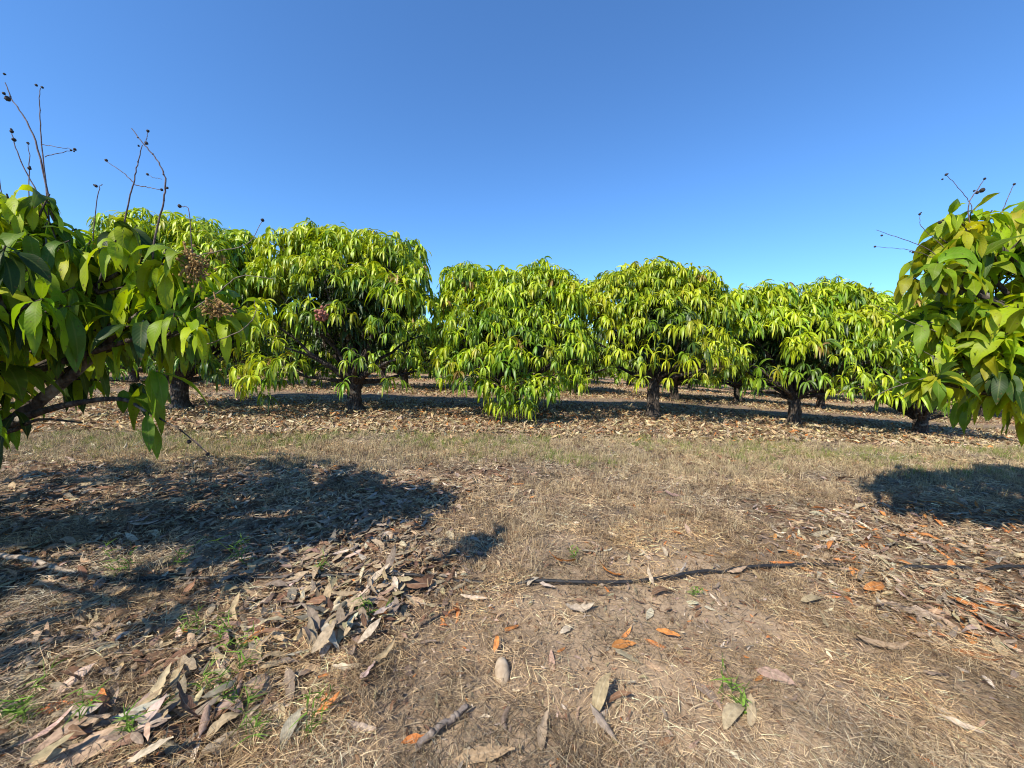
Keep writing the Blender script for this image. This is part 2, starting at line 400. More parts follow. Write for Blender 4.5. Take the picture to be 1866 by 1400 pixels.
def fib(n, rng):
    i = np.arange(n) + 0.5
    z = 1 - 2 * i / n; ph = i * 2.39996 + rng.random() * 6.28
    r = np.sqrt(1 - z * z)
    return np.stack([r * np.cos(ph), r * np.sin(ph), z], -1)

def crown_geo(lobes, rng, ht, R, dens=30.0, n=13, L=0.275, W=0.045, nseg=5, thin=1.0, inner=True, zmin=0.75, low=0.46, bush=-9):
    """lobes: x, y, z, r, age(0 dark .. 1 young)"""
    g = Geo(); tips = []
    for (x, y, z, r, age) in lobes:
        k = max(5, int(dens * 4 * r * r * thin * (1.0 if z > 0.62 * ht else max(low, 0.62) if z > 0.4 * ht else low)))
        d = fib(k, rng) + rng.normal(0, 0.12, (k, 3)); d = nrm(d)
        out = nrm(np.array([[x, y, (z - ht * 0.55) * 0.9]]) + 1e-6)
        keep = (d[:, 2] > -0.45) & ((d @ out[0] > -0.35) | (rng.random(k) < 0.2))
        d = d[keep]
        T = np.array([x, y, z]) + d * r * (0.75 + 0.4 * rng.random((len(d), 1)))
        T = T[(T[:, 2] > (zmin if zmin > 0.5 or abs(x - 0.1) < 0.55 else 0.85) + (0.3 if y > 0.2 else 0)) | (x < bush)]
        if len(T) == 0: continue
        d = nrm(T - np.array([x, y, z]))
        T[:, 2] = np.maximum(T[:, 2], 0.5 if bush > -5 else 0.36)
        A = d * 0.55 + out * 0.45 + np.array([0, 0, 0.55])
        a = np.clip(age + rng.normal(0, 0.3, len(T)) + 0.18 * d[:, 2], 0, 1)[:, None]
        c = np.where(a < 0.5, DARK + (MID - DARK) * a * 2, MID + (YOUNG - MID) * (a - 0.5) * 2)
        yl = rng.random(len(T)) < 0.04
        c[yl] = c[yl] * 0.4 + YEL * 0.6
        br = rng.random(len(T)) < 0.012
        c[br] = np.array([0.26, 0.17, 0.04])
        s = 0.75 + 0.4 * rng.random()
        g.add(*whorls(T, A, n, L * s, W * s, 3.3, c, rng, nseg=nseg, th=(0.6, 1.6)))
        tips.append(T)
    if inner:                                               # older inner leaves, coloured dark to paint in the shade inside the crown
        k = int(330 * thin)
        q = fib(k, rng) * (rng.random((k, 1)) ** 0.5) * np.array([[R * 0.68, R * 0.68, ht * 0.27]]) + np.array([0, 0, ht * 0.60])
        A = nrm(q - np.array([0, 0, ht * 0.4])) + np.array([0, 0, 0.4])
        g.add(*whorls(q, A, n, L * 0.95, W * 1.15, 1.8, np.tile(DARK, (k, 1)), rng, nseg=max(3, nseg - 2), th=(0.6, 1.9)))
    return g

def trunk_geo(lobes, rng, fork, r0, lean=(0, 0), limbs=True, zmin=0.9):
    g = Geo()
    n = 16
    z = np.linspace(-0.12, fork, n); t = np.clip(z / fork, 0, 1)
    P = np.stack([lean[0] * t + 0.02 * np.sin(t * 5 + r0 * 90), lean[1] * t + 0.02 * np.cos(t * 4), z], -1)
    rad = r0 * (1.0 + 0.42 * np.exp(-np.maximum(z, 0) / 0.09) - 0.10 * t) ; rad[-1] *= 0.8
    g.add(*tube(P, rad, 16, 0.16, rng))
    top = P[-2]
    if limbs:
        for (x, y, zz, r, a) in lobes:
            if rng.random() < 0.25 or zz < zmin + 0.12: continue
            e = np.array([x, y, zz]); mid = top + (e - top) * np.array([0.35, 0.35, 0.45]) + rng.normal(0, 0.09, 3)
            if zz < fork + 0.15: mid[2] = max(mid[2], fork + 0.25)
            Q = bez(top - np.array([0, 0, 0.07]), mid, e, 8) + np.vstack([np.zeros((1, 3)), rng.normal(0, 0.022, (7, 3))])
            g.add(*tube(Q, np.linspace(r0 * (0.36 + 0.2 * rng.random()), 0.011, 8), 6))
            for _ in range(4):
                s = Q[rng.integers(4, 8)]; e2 = e + nrm(rng.normal(0, 1, 3)) * r * 0.9
                g.add(*tube(bez(s, (s + e2) / 2 + rng.normal(0, 0.05, 3), e2, 5), np.linspace(0.010, 0.004, 5), 4))
    return g

def lobes_from(front, s, rng, R, ht, back=True):
    """front: dx, dz, r in 1/s metres, age. Depth follows a dome; the far side is its own set of lobes."""
    out = []
    for (dx, dz, r, age) in front:
        x, z, r = dx / s * 0.97, dz / s, r / s * 0.95
        k = np.clip((ht - z) / (0.55 * ht), 0.15, 1.0)
        y = -0.8 * R * math.sqrt(max(0.04, 1 - min(1, (x / R) ** 2))) * k
        out.append((x, y + rng.normal(0, 0.08), z, r, age))
        if back:
            out.append((x + rng.normal(0, 0.25), -y * (0.75 + 0.4 * rng.random()) + 0.1, z + rng.normal(0, 0.12), r, age * 0.8))
            if dz / s > 0.72 * ht or k < 0.5: out.append((x * 0.8, rng.normal(0, 0.3), z - 0.05, r, age))
    return out

def crown_lobes(seed, R=1.85, ht=3.3):
    """crown for the trees of the further rows"""
    r = np.random.default_rng(seed); out = []
    for lev, (z, rr, n, lr, age) in enumerate([(0.86, 0.32, 5, 0.5, 0.85), (0.72, 0.68, 8, 0.5, 0.75), (0.54, 0.92, 10, 0.46, 0.6), (0.36, 0.98, 10, 0.42, 0.5), (0.24, 0.8, 8, 0.36, 0.4)]):
        for k in range(n):
            a = (k + 0.5 * (lev % 2) + r.normal(0, 0.15)) / n * 2 * PI
            q = R * rr * (0.85 + 0.2 * r.random())
            out.append((q * math.cos(a), q * math.sin(a), ht * z + r.normal(0, 0.1) * (1 if lev < 4 else 0.8), lr * (0.8 + 0.4 * r.random()), age))
    out.append((0, 0, ht * 0.9, 0.45, 0.9))
    return out

BASE = (YOUNG, MID, DARK)
HERO = [
 dict(name='T1', base=(-7.49, 8.62), s=80.0, ht=4.3, R=2.0, fork=0.75, r0=0.17, lean=(0.03, 0), young=0.62,
      label='tall mango tree whose dark trunk stands behind the hanging leaves of the near shaded tree',
      front=[(10,300,42,.85),(60,292,40,.85),(100,262,38,.8),(-45,290,42,.8),(-95,260,42,.7),(125,215,36,.7),(40,235,46,.6),(-20,240,46,.6),(90,190,38,.55),(-110,200,42,.55),(-60,170,40,.5),(125,150,34,.5),(70,135,38,.45),(10,150,40,.45),(105,95,32,.45),(-105,120,40,.45),(50,80,30,.4),(-50,85,34,.4),(130,70,24,.4)]),
 dict(name='T2', base=(-3.65, 8.85), s=79.0, ht=4.1, R=2.05, fork=0.78, bush=-0.62, zmin=0.78, r0=0.165, lean=(0.05, -0.02), young=0.8,
      label='broad mango tree with pale streaked trunk and a pink dried flower cluster in its crown',
      front=[(-122,285,34,.9),(-70,297,36,.9),(-15,290,36,.9),(35,286,34,.9),(82,276,34,.85),(118,232,32,.8),(-158,240,30,.85),(-130,225,36,.85),(-80,230,38,.8),(-20,235,40,.75),(45,225,38,.75),(100,205,34,.65),(140,190,26,.6),
             (-110,158,34,.9),(-75,125,32,.85),(-35,165,26,.55),(25,168,22,.45),(98,150,30,.7),(120,100,28,.6),(-135,85,36,.8),(-100,70,34,.75),(-55,85,26,.6),(-150,55,26,.8),(-85,45,24,.7),(60,95,26,.45),(100,50,24,.65),(45,55,20,.5)]),
 dict(name='T3', base=(0.04, 9.1), s=76.5, ht=3.55, R=1.8, fork=0.6, low=0.95, zmin=0.36, r0=0.15, lean=(0, 0), young=0.85,
      label='mango tree whose foliage hangs to the ground and hides its trunk',
      front=[(-105,235,30,.85),(-65,232,30,.85),(-20,228,32,.85),(40,245,34,.9),(78,240,28,.85),(90,205,30,.85),(-110,190,30,.95),(-70,195,34,.85),(-15,195,36,.85),(45,195,36,.9),(-122,150,28,.97),(-85,145,32,.75),(-35,150,34,.6),(25,155,34,.65),(78,150,32,.75),(102,120,26,.6),
             (-105,95,30,.6),(-55,100,30,.7),(-10,105,30,.6),(45,110,28,.75),(90,75,28,.7),(-100,50,26,.7),(-70,65,26,.5),(-30,60,26,.75),(5,55,30,.6),(45,60,24,.8),(75,42,24,.95),(-25,25,22,.7),(15,22,26,.55),(20,60,22,.5)]),
 dict(name='T4', base=(3.47, 9.4), s=73.5, ht=3.65, R=1.75, fork=0.95, zmin=1.04, r0=0.15, lean=(0.02, 0), young=0.85,
      label='round headed mango tree on a straight bare dark trunk',
      front=[(-95,228,28,.85),(-55,240,30,.9),(-10,246,32,.9),(35,243,32,.9),(75,230,30,.85),(98,195,28,.8),(-112,190,26,.85),(-70,190,32,.85),(-20,195,34,.85),(30,195,34,.85),(78,185,32,.75),(-95,150,28,.8),(-50,150,30,.75),(15,155,26,.8),(55,135,26,.95),(95,115,24,.75),
             (-85,110,26,.8),(-40,105,26,.8),(25,110,24,.7),(70,95,26,.65),(-60,62,24,.8),(-25,65,20,.75),(25,62,24,.85),(62,60,24,.8),(100,62,22,.75),(118,95,24,.6),(-100,55,22,.6),(-48,20,18,.3),(-105,35,16,.7)]),
 dict(name='T5', base=(7.06, 9.5), s=73.0, ht=3.4, R=1.95, fork=0.75, r0=0.14, lean=(-0.06, 0), young=0.8,
      label='wide mango tree with rough crooked trunk next to the sunlit near tree',
      front=[(-120,215,28,.85),(-78,222,30,.85),(-35,222,30,.85),(10,218,30,.9),(55,228,32,.9),(92,222,30,.9),(125,195,28,.9),(-130,175,28,.75),(-85,180,32,.75),(-35,175,32,.8),(20,175,32,.8),(70,175,32,.85),(118,165,30,.9),(150,150,26,.9),(-140,125,26,.5),(-60,140,28,.75),(-10,130,26,.8),(45,135,28,.85),(100,130,28,.8),
             (-110,85,28,.5),(-70,95,26,.6),(15,90,26,.5),(75,85,28,.6),(125,95,26,.6),(-30,62,24,.95),(20,62,24,.9),(60,55,24,.9),(30,40,20,.75),(-90,45,22,.4),(-120,50,22,.45),(110,50,24,.35),(90,35,20,.3)]),
 dict(name='T6', base=(10.41, 9.7), s=72.0, ht=3.3, R=1.85, fork=0.45, r0=0.15, lean=(0, 0), young=0.7,
      label='mango tree on a short black stump partly hidden by the sunlit near tree',
      front=[(-100,225,28,.85),(-55,225,30,.85),(0,228,30,.85),(50,225,30,.85),(-120,180,28,.8),(-75,180,32,.75),(-20,180,32,.7),(40,180,32,.75),(90,175,30,.8),(-125,130,26,.6),(-80,130,30,.6),(-25,130,30,.6),(30,130,30,.6),(85,125,30,.6),(-110,80,26,.5),(-60,80,28,.4),(60,80,28,.5),(-85,45,22,.4),(-40,45,20,.35)]),
]
DENS = 70
for i, h in enumerate(HERO):
    rng = np.random.default_rng(100 + i)
    tint = 1 + rng.normal(0, 0.018, 3) + rng.normal(0, 0.04)
    YOUNG, MID, DARK = [q * tint for q in BASE]
    lb = lobes_from(h['front'], h['s'], rng, h['R'], h['ht'])
    x, y = h['base']
    root = thing('mango_tree', h['label'], 'tree', (x, y, float(terrain(x, y))), 'mango trees of the first row')
    obj('trunk', trunk_geo(lb, rng, h['fork'], h['r0'], h['lean'], zmin=h.get('zmin', 0.88)).data('mango_trunk', M_BARK), root)
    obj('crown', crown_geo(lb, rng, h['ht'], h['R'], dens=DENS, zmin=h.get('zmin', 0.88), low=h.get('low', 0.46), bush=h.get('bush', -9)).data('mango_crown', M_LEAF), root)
    if h['name'] == 'T2':
        g = Geo(); r2 = np.random.default_rng(5)
        for _ in range(46):
            g.add(*blob(np.array([0.12, -1.75, 2.03]) + r2.normal(0, 1, 3) * np.array([0.07, 0.05, 0.06]), 0.022 + 0.012 * r2.random(), r2))
        g.add(*tube([(0.12, -1.75, 2.1), (0.1, -1.5, 2.25), (0.05, -1.1, 2.3)], [0.008, 0.01, 0.012], 5))
        obj('dried_panicle', g.data('dried_panicle', plain_material('pink_dried_flowers', (0.20, 0.06, 0.04), (0.42, 0.17, 0.12), 0.85, 40)), root)

YOUNG, MID, DARK = BASE
# further rows: three variants, copied
VARS = []
for k in range(3):
    rng = np.random.default_rng(300 + k)
    lb = crown_lobes(400 + k, 1.8, 3.15)
    VARS.append((trunk_geo(lb, rng, 0.7, 0.145).data('mango_trunk', M_BARK),
                 crown_geo(lb, rng, 3.15, 1.8, dens=20, n=11, nseg=4, L=0.36, W=0.07).data('mango_crown', M_LEAF)))
rngB = np.random.default_rng(8)
def back_tree(x, y, k, label, group):
    root = thing('mango_tree', label, 'tree', (x, y, float(terrain(x, y))), group)
    t = obj('trunk', VARS[k][0], root); c = obj('crown', VARS[k][1], root)
    root.rotation_euler.z = rngB.random() * 6.28; s = 0.9 + 0.16 * rngB.random(); root.scale = (s, s, s * (0.95 + 0.08 * rngB.random()))
SEC = [-24.5, -20.9, -17.6, -14.4, -11.5, -7.95, -4.2, -0.9, 2.5, 6.2, 9.4, 12.9, 16.4, 20.0, 23.6]
SECL = ['behind the near shaded tree at the far end', 'behind the near shaded tree, second from the end', 'behind the near shaded tree, third from the end', 'seen under the near shaded tree',
        'whose trunk shows beside the tall front tree', 'between the tall front tree and the broad pale trunked one', 'whose small trunk shows just past the broad pale trunked front tree',
        'in the gap beside the front tree that hangs to the ground', 'between the ground hugging front tree and round headed one', 'whose trunk shows just behind the round headed front tree',
        'between the round headed front tree and wide crooked one', 'behind the wide crooked front tree', 'behind the front tree on the black stump', 'behind the sunlit near tree', 'beyond the sunlit near tree at the far end']
for k, (x, lbl) in enumerate(zip(SEC, SECL)):
    y = 9.05 + 0.055 * x + ROW_D * (0.93 if abs(x - 6.2) > 0.1 else 0.75) + rngB.normal(0, 0.15)
    back_tree(x, y, k % 3, 'second row mango tree ' + lbl, 'mango trees of the second row')
for k in range(19):
    x = -32.5 + 3.6 * k + rngB.normal(0, 0.25); y = 9.05 + 0.055 * x + ROW_D * 1.95 + rngB.normal(0, 0.2)
    back_tree(x, y, (k * 2 + 1) % 3, 'mango tree of the third row glimpsed under the crowns in front', 'mango trees of the third row')

# rows further back read as one mass
g = Geo(); gt = Geo()
rngM = np.random.default_rng(77)
for row in (3, 4, 5):
    for k in range(30):
        x = -52 + 3.6 * k + rngM.normal(0, 0.3); y = 9.05 + 0.055 * x + ROW_D * row
        if abs(x) > 1.45 * y + 2: continue
        lb = [(a + x, b + y, c + float(terrain(x, y, False)), r, age) for a, b, c, r, age in crown_lobes(500 + k + 40 * row, 1.8, 3.0)]
        m = len(lb)
        for (lx, ly, lz, r, age) in lb[::2]:
            d = nrm(fib(9, rngM)); T = np.array([lx, ly, lz]) + d * r * 1.15
            c = np.tile(MID * (0.8 + 0.5 * age), (9, 1))
            g.add(*whorls(T, d + np.array([0, 0, 0.5]), 7, 0.42, 0.13, 1.8, c, rngM, nseg=2, th=(0.7, 1.7)))
        V, F = tube([(x, y, -0.7), (x, y, 0.5), (x + 0.05, y, 1.6)], [0.18, 0.15, 0.1], 7)
        g.add(V, F, np.array([0.05, 0.04, 0.033]), np.full((len(V), 2), 0.5))
far = obj('distant_orchard', g.data('distant_orchard', M_LEAF))
tag(far, 'dense far rows of mango trees closing the view under the crowns', 'orchard', kind='stuff')

# ------------------------------------------------------------------ the two near trees
def near_crown(lobes, rng, centre, spacing, n, L, W, cols, droop=2.2, nseg=8, out_w=0.8, extra=None):
    g = Geo(); tw = Geo()
    for (x, y, z, r) in lobes:
        k = max(5, int(4 * PI * r * r / spacing ** 2 * 0.6))
        d = nrm(fib(k, rng) + rng.normal(0, 0.2, (k, 3)))
        keep = d[:, 2] > -0.5
        d = d[keep]
        C = np.array([x, y, z])
        T = C + d * r * (0.6 + 0.5 * rng.random((len(d), 1)))
        out = nrm((C - np.array(centre))[None])[0]
        A = d * 0.6 + out * out_w + np.array([0, 0, 0.45])
        c = cols(len(T), z, rng)
        g.add(*whorls(T, A, n, L, W, droop, c, rng, nseg=nseg, th=(0.65, 1.65), wave=0.28, fold=0.28, pw=0.82))
        for q in T:
            p0 = C - out * 0.12 - np.array([0, 0, 0.08])
            tw.add(*tube(bez(p0, (p0 + q) / 2 + rng.normal(0, 0.03, 3), q, 5), np.linspace(0.008, 0.0035, 5), 5))
    return g, tw

def limb(g, P, r0, r1, sides=9, n=6, rng=None):
    Q = spline(P, n); g.add(*tube(Q, np.linspace(r0, r1, len(Q)), sides, 0.12 if rng is not None else 0, rng))

# shaded near tree ------------------------------------------------
rng = np.random.default_rng(21)
LC = (-4.3, 2.0)
lz = float(terrain(*LC))
left = thing('mango_tree', 'near shaded mango tree with big drooping leaves and bare flower stalks above', 'tree', (LC[0], LC[1], lz), 'mango trees of the nearest row')
def L2(p): return (p[0] - LC[0], p[1] - LC[1], p[2] - lz)
LL = [(-2.5,2.05,2.08,.09),(-2.06,2.08,1.95,.09),(-1.84,2.1,1.82,.08),(-2.52,2.00,1.88,.27),(-2.87,2.00,1.92,.3),(-2.35,2.10,1.80,.22),(-2.08,2.05,1.74,.2),(-2.68,2.30,1.76,.3),(-2.16,2.30,1.74,.22),(-1.97,2.30,1.66,.22),(-1.74,2.20,1.55,.17),(-2.23,1.80,1.56,.24),(-2.45,1.70,1.52,.26),(-2.32,1.75,1.42,.2),(-2.32,2.20,1.50,.22),(-2.10,2.20,1.48,.2),(-1.74,2.00,1.47,.14),(-2.79,2.50,1.46,.3),(-2.53,2.80,1.49,.28),(-1.98,2.05,1.52,.16),(-1.86,2.1,1.62,.16)]
LB = [(-1.78,.74,2.48,.13),(-2.52,1.78,1.08,.2),(-2.6,1.75,1.3,.24),(-3.3,2.9,1.25,.34),(-3.6,2.5,1.15,.36),(-3.1,3.3,1.2,.36),(-3.0,2.6,1.35,.34),(-3.3,2.3,1.0,.3),(-2.7,1.05,1.3,.35),(-3.0,.65,1.6,.42),(-2.75,1.15,1.85,.32),(-3.3,.4,1.1,.4),(-3.2,1.6,1.9,.4),(-3.5,1.3,1.5,.45),(-4.0,1.0,1.6,.5),(-4.3,1.2,2.1,.45),(-3.6,2.0,2.15,.42),(-4.4,2.2,2.4,.5),(-3.4,2.9,2.0,.42),(-2.9,3.1,1.7,.36),(-3.0,3.5,1.4,.38),(-3.6,3.7,1.8,.45),(-4.4,3.4,2.1,.5),(-4.3,4.2,1.5,.5),(-5.2,3.2,2.0,.5),(-5.6,2.3,1.9,.5),(-5.2,1.3,1.8,.5),(-5.0,0.7,1.2,.45),(-5.9,1.8,1.2,.5),(-3.4,4.1,1.2,.4),(-5.3,4.0,1.3,.5),(-3.4,2.2,1.5,.35)]
LB = [(a, b if b < 2.5 else 2.5 + (b - 2.5) * 0.3, c, r) for a, b, c, r in LB]
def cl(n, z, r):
    a = np.clip(0.42 + 0.42 * (z - 1.3) + r.normal(0, 0.30, n), 0, 1)[:, None]  # limer with height, darker below: sunlit top and shaded underside put into the colour
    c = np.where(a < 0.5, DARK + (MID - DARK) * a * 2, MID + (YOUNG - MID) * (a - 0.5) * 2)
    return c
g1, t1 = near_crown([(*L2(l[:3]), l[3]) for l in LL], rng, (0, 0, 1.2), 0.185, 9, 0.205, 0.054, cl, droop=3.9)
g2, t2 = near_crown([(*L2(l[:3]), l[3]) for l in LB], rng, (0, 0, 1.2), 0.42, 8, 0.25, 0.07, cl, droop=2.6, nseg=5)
# low hanging sprays at the tip of the drooping branch
T = np.array([L2(p) for p in [(-1.93, 2.02, 1.14), (-1.91, 2.0, 1.0), (-2.02, 2.02, 1.10), (-1.86, 2.0, 1.22), (-2.55, 1.95, 0.98), (-2.75, 1.9, 0.92), (-2.9, 1.9, 0.85), (-2.6, 1.8, 1.1)]])
A = np.array([[0.6, -0.2, -0.3]] * 4 + [[0.3, -0.3, -0.4]] * 4)
g1.add(*whorls(T, A, 4, 0.21, 0.07, 2.6, cl(len(T), 1.0, rng) * 0.8, rng, nseg=8, th=(0.4, 1.4), wave=0.15, fold=0.25, pw=0.82))
for gg in (g2,): g1.add(np.concatenate(gg.v), np.concatenate(gg.f) if False else np.concatenate(gg.f), np.concatenate(gg.c), np.concatenate(gg.u))
wood = Geo()
limb(wood, [(0, 0, -0.15), (0.02, 0, 0.05), (0.0, 0.02, 0.3), (0.03, 0, 0.55)], 0.19, 0.15, 14, 5, rng)
def Lp(pts): return [L2(p) for p in pts]
limb(wood, [(0.03, 0, 0.45)] + Lp([(-3.7, 2.15, 0.62), (-3.02, 2.10, 0.73), (-2.83, 2.10, 0.87), (-2.54, 2.10, 1.09), (-2.29, 2.10, 1.30), (-2.11, 2.05, 1.42), (-2.09, 2.05, 1.58)]), 0.055, 0.011, 9, 6, rng)
limb(wood, Lp([(-2.83, 2.10, 0.87), (-2.6, 2.05, 0.97), (-2.3, 2.0, 1.05), (-2.05, 2.0, 1.08), (-1.92, 2.0, 1.02)]), 0.025, 0.006, 7, 5, rng)
limb(wood, Lp([(-2.83, 2.10, 0.87), (-2.62, 2.0, 0.90), (-2.42, 1.95, 0.97), (-2.2, 1.95, 0.96)]), 0.014, 0.004, 6, 5, rng)
limb(wood, Lp([(-2.29, 2.10, 1.30), (-2.1, 2.1, 1.38), (-1.9, 2.1, 1.45), (-1.74, 2.15, 1.55)]), 0.018, 0.006, 6, 5, rng)
limb(wood, Lp([(-1.95, 2.05, 1.06), (-1.90, 2.05, 0.98), (-1.78, 2.05, 0.91), (-1.64, 2.05, 0.79)]), 0.006, 0.0025, 5, 5)
for l in LL + LB:
    e = np.array(L2(l[:3])); s = np.array([0.03, 0, 0.5]); mid = s + (e - s) * np.array([.45, .45, .5]) + rng.normal(0, 0.1, 3)
    wood.add(*tube(bez(s, mid, e, 9), np.linspace(0.045, 0.009, 9), 6, 0.1, rng))
wood.add(np.concatenate(t1.v), np.concatenate(t1.f)); wood.add(np.concatenate(t2.v), np.concatenate(t2.f))
obj('trunk', wood.data('mango_trunk', M_BARK), left)
obj('crown', g1.data('mango_crown', M_BROAD), left)

def stalk(parent, off, pts, r0, r1, buds=(), rng=rng, mat=M_STALK):
    g = Geo(); Q = spline([off(p) for p in pts], 6); Q = Q + rng.normal(0, 0.0013, Q.shape)
    g.add(*tube(Q, np.linspace(r0 * 0.62, r1 * 0.62, len(Q)), 6))
    for k in range(5, len(Q) - 2, 7):                       # knuckles where side shoots broke off
        g.add(*blob(Q[k], r0 * 0.62, rng, 4, 6))
    o = obj('flower_stalk', g.data('flower_stalk', mat), parent)
    for (b, r) in buds:
        gb = Geo(); r = r * 0.68; gb.add(*blob(off(b), r, rng, 6, 8)); gb.add(*blob(np.array(off(b)) + rng.normal(0, r * 0.6, 3), r * 0.6, rng, 5, 7))
        obj('fruitlet', gb.data('fruitlet', M_BUD), o)
S = stalk
S(left, L2, [(-2.41,2.05,2.0),(-2.47,2.05,2.36),(-2.53,2.05,2.51),(-2.59,2.05,2.60),(-2.62,2.05,2.68)], .007, .003, [((-2.61,2.05,2.60), .018), ((-2.62, 2.05, 2.72), .008)])
S(left, L2, [(-2.43,2.05,2.0),(-2.45,2.05,2.38),(-2.45,2.05,2.55),(-2.44,2.05,2.66)], .005, .0022, [((-2.46,2.05,2.67), .009), ((-2.43,2.05,2.66), .008)])
S(left, L2, [(-2.45,2.05,2.38),(-2.38,2.05,2.37),(-2.30,2.05,2.36)], .0028, .002, [((-2.30,2.05,2.355), .007)])
S(left, L2, [(-2.44,2.05,2.32),(-2.36,2.05,2.34),(-2.28,2.05,2.36)], .0032, .002, [((-2.28,2.05,2.36), .010)])
S(left, L2, [(-2.40,2.05,1.9),(-2.47,2.05,2.10),(-2.56,2.05,2.29),(-2.60,2.05,2.43)], .006, .003, [((-2.60,2.05,2.44), .012), ((-2.59,2.05,2.40), .013), ((-2.52, 2.05, 2.26), .012)])
S(left, L2, [(-2.54,2.05,2.0),(-2.52,2.05,2.28),(-2.52,2.05,2.38)], .004, .002, [((-2.52,2.05,2.385), .009)])
S(left, L2, [(-2.62,2.05,1.9),(-2.68,2.05,2.2),(-2.72,2.05,2.42)], .004, .002)
S(left, L2, [(-2.06,2.05,1.8),(-2.03,2.05,2.04),(-1.99,2.05,2.18),(-1.96,2.05,2.29),(-1.93,2.05,2.39)], .007, .003, [((-1.91,2.05,2.40), .012), ((-1.95, 2.05, 2.385), .007)])
S(left, L2, [(-1.92,2.05,1.7),(-1.88,2.05,1.94),(-1.83,2.05,2.12),(-1.82,2.05,2.23),(-1.86,2.05,2.32),(-1.92,2.05,2.39),(-1.98,2.05,2.47)], .008, .0035, [((-1.81,2.05,2.18), .009)])
S(left, L2, [(-1.92,2.05,2.39),(-1.905,2.05,2.43),(-1.90,2.05,2.46)], .003, .002, [((-1.90,2.05,2.46), .010)])
S(left, L2, [(-1.98,2.05,2.20),(-2.05,2.05,2.26),(-2.13,2.05,2.31)], .004, .002, [((-2.12,2.05,2.31), .010)])
S(left, L2, [(-1.98,2.05,2.19),(-1.91,2.05,2.18),(-1.84,2.05,2.17)], .004, .0022, [((-1.84,2.05,2.17), .010)])
S(left, L2, [(-1.84,2.05,2.225),(-1.88,2.05,2.23),(-1.91,2.05,2.245)], .002, .0015, [((-1.91,2.05,2.245), .009)])
S(left, L2, [(-2.21,2.05,1.9),(-2.17,2.05,2.15),(-2.14,2.05,2.19)], .004, .002, [((-2.18,2.05,2.18), .011)])
S(left, L2, [(-1.69,2.05,1.8),(-1.70,2.05,2.06),(-1.75,2.05,2.09)], .004, .0025, [((-1.75,2.05,2.09), .014)])
S(left, L2, [(-1.84,2.05,1.80),(-1.58,2.05,1.86),(-1.40,2.05,1.91),(-1.32,2.05,2.03)], .004, .0022, [((-1.32,2.05,2.03), .013)], mat=M_TWIG)
S(left, L2, [(-1.92,2.05,1.42),(-1.70,2.05,1.56),(-1.55,2.05,1.66),(-1.44,2.05,1.74),(-1.26,2.05,1.73)], .006, .0025, mat=M_TWIG)
S(left, L2, [(-1.75,2.05,1.34),(-1.57,2.05,1.40),(-1.44,2.05,1.46),(-1.37,2.05,1.54),(-1.37,2.05,1.62)], .005, .0022, mat=M_TWIG)
S(left, L2, [(-2.54,1.75,1.53),(-2.37,1.75,1.56),(-2.18,1.75,1.64)], .005, .003, mat=M_TWIG)
S(left, L2, [(-1.78,2.05,0.91),(-1.70,2.05,0.85),(-1.64,2.05,0.79)], .003, .002, [((-1.74, 2.05, 0.85), .016), ((-1.64, 2.05, 0.785), .014)])
for c, sp, k in (((-1.68,2.05,1.77), (.055,.05,.07), 120), ((-1.54,2.02,1.56), (.07,.04,.035), 80), ((-1.74,2.08,1.83), (.04,.04,.04), 30)):
    g = Geo()
    c = np.array(L2(c)); top = c + np.array([-0.02, 0, 0.09]); g.add(*tube([top, c, c - [0, 0, 0.06]], [0.005, 0.004, 0.002], 5))
    for _ in range(k):
        b = c + rng.normal(0, 1, 3) * np.array(sp) * 0.62; r0 = c + np.array([0, 0, rng.uniform(-0.05, 0.06)])
        g.add(*tube(bez(r0, (r0 + b) / 2 + [0, 0, 0.01], b, 4), 0.0016, 4)); g.add(*blob(b, 0.005 + 0.005 * rng.random(), rng, 4, 6))
    obj('dried_panicle', g.data('dried_panicle', M_PANICLE), left)

# sunlit near tree ------------------------------------------------
rng = np.random.default_rng(31)
RC = (4.6, 2.6); rz = float(terrain(*RC))
right = thing('mango_tree', 'near sunlit mango tree with large yellow green leaves beside the shaded litter', 'tree', (RC[0], RC[1], rz), 'mango trees of the nearest row')
def R2(p): return (p[0] - RC[0], p[1] - RC[1], p[2] - rz)
RL = [(3.21,2.70,2.22,.22),(3.54,2.80,2.34,.26),(2.98,2.70,2.0,.2),(3.35,2.80,1.92,.25),(3.02,2.70,1.72,.18),(3.14,2.60,1.58,.22),(3.34,2.60,1.70,.24),(3.06,2.70,1.52,.15),(3.16,2.55,1.40,.18),(3.33,2.50,1.42,.22),(3.2,2.60,1.34,.12),(3.36,2.5,1.30,.14),(3.56,2.55,1.30,.18),(3.78,3.00,2.2,.3),(2.98,2.75,1.72,.12),(2.98,2.65,2.22,.13),(2.82,2.65,1.98,.12),(3.1,2.7,2.36,.14),(3.3,2.6,1.22,.10),(3.5,2.5,1.2,.14),(3.8,2.6,1.2,.22),(4.1,2.75,1.15,.26),(2.86,2.62,1.27,.05),(3.8,2.9,1.2,.3)]
RB = [(3.9,2.4,1.6,.4),(3.9,2.3,1.1,.35),(4.3,2.2,1.7,.45),(4.3,2.6,2.3,.45),(4.8,3.2,2.5,.5),(4.6,3.5,2.1,.42),(4.6,3.6,1.5,.4),(5.2,4.3,1.6,.45),(5.2,4.2,2.0,.5),(5.3,3.8,2.1,.5),(5.5,2.8,2.1,.5),(5.2,2.0,1.7,.5),(5.9,3.4,1.5,.5),(5.8,4.7,1.3,.5),(4.2,1.8,1.2,.4),(5.1,4.1,1.2,.35),(3.85,3.2,1.8,.3),(3.6,2.95,2.2,.25)]
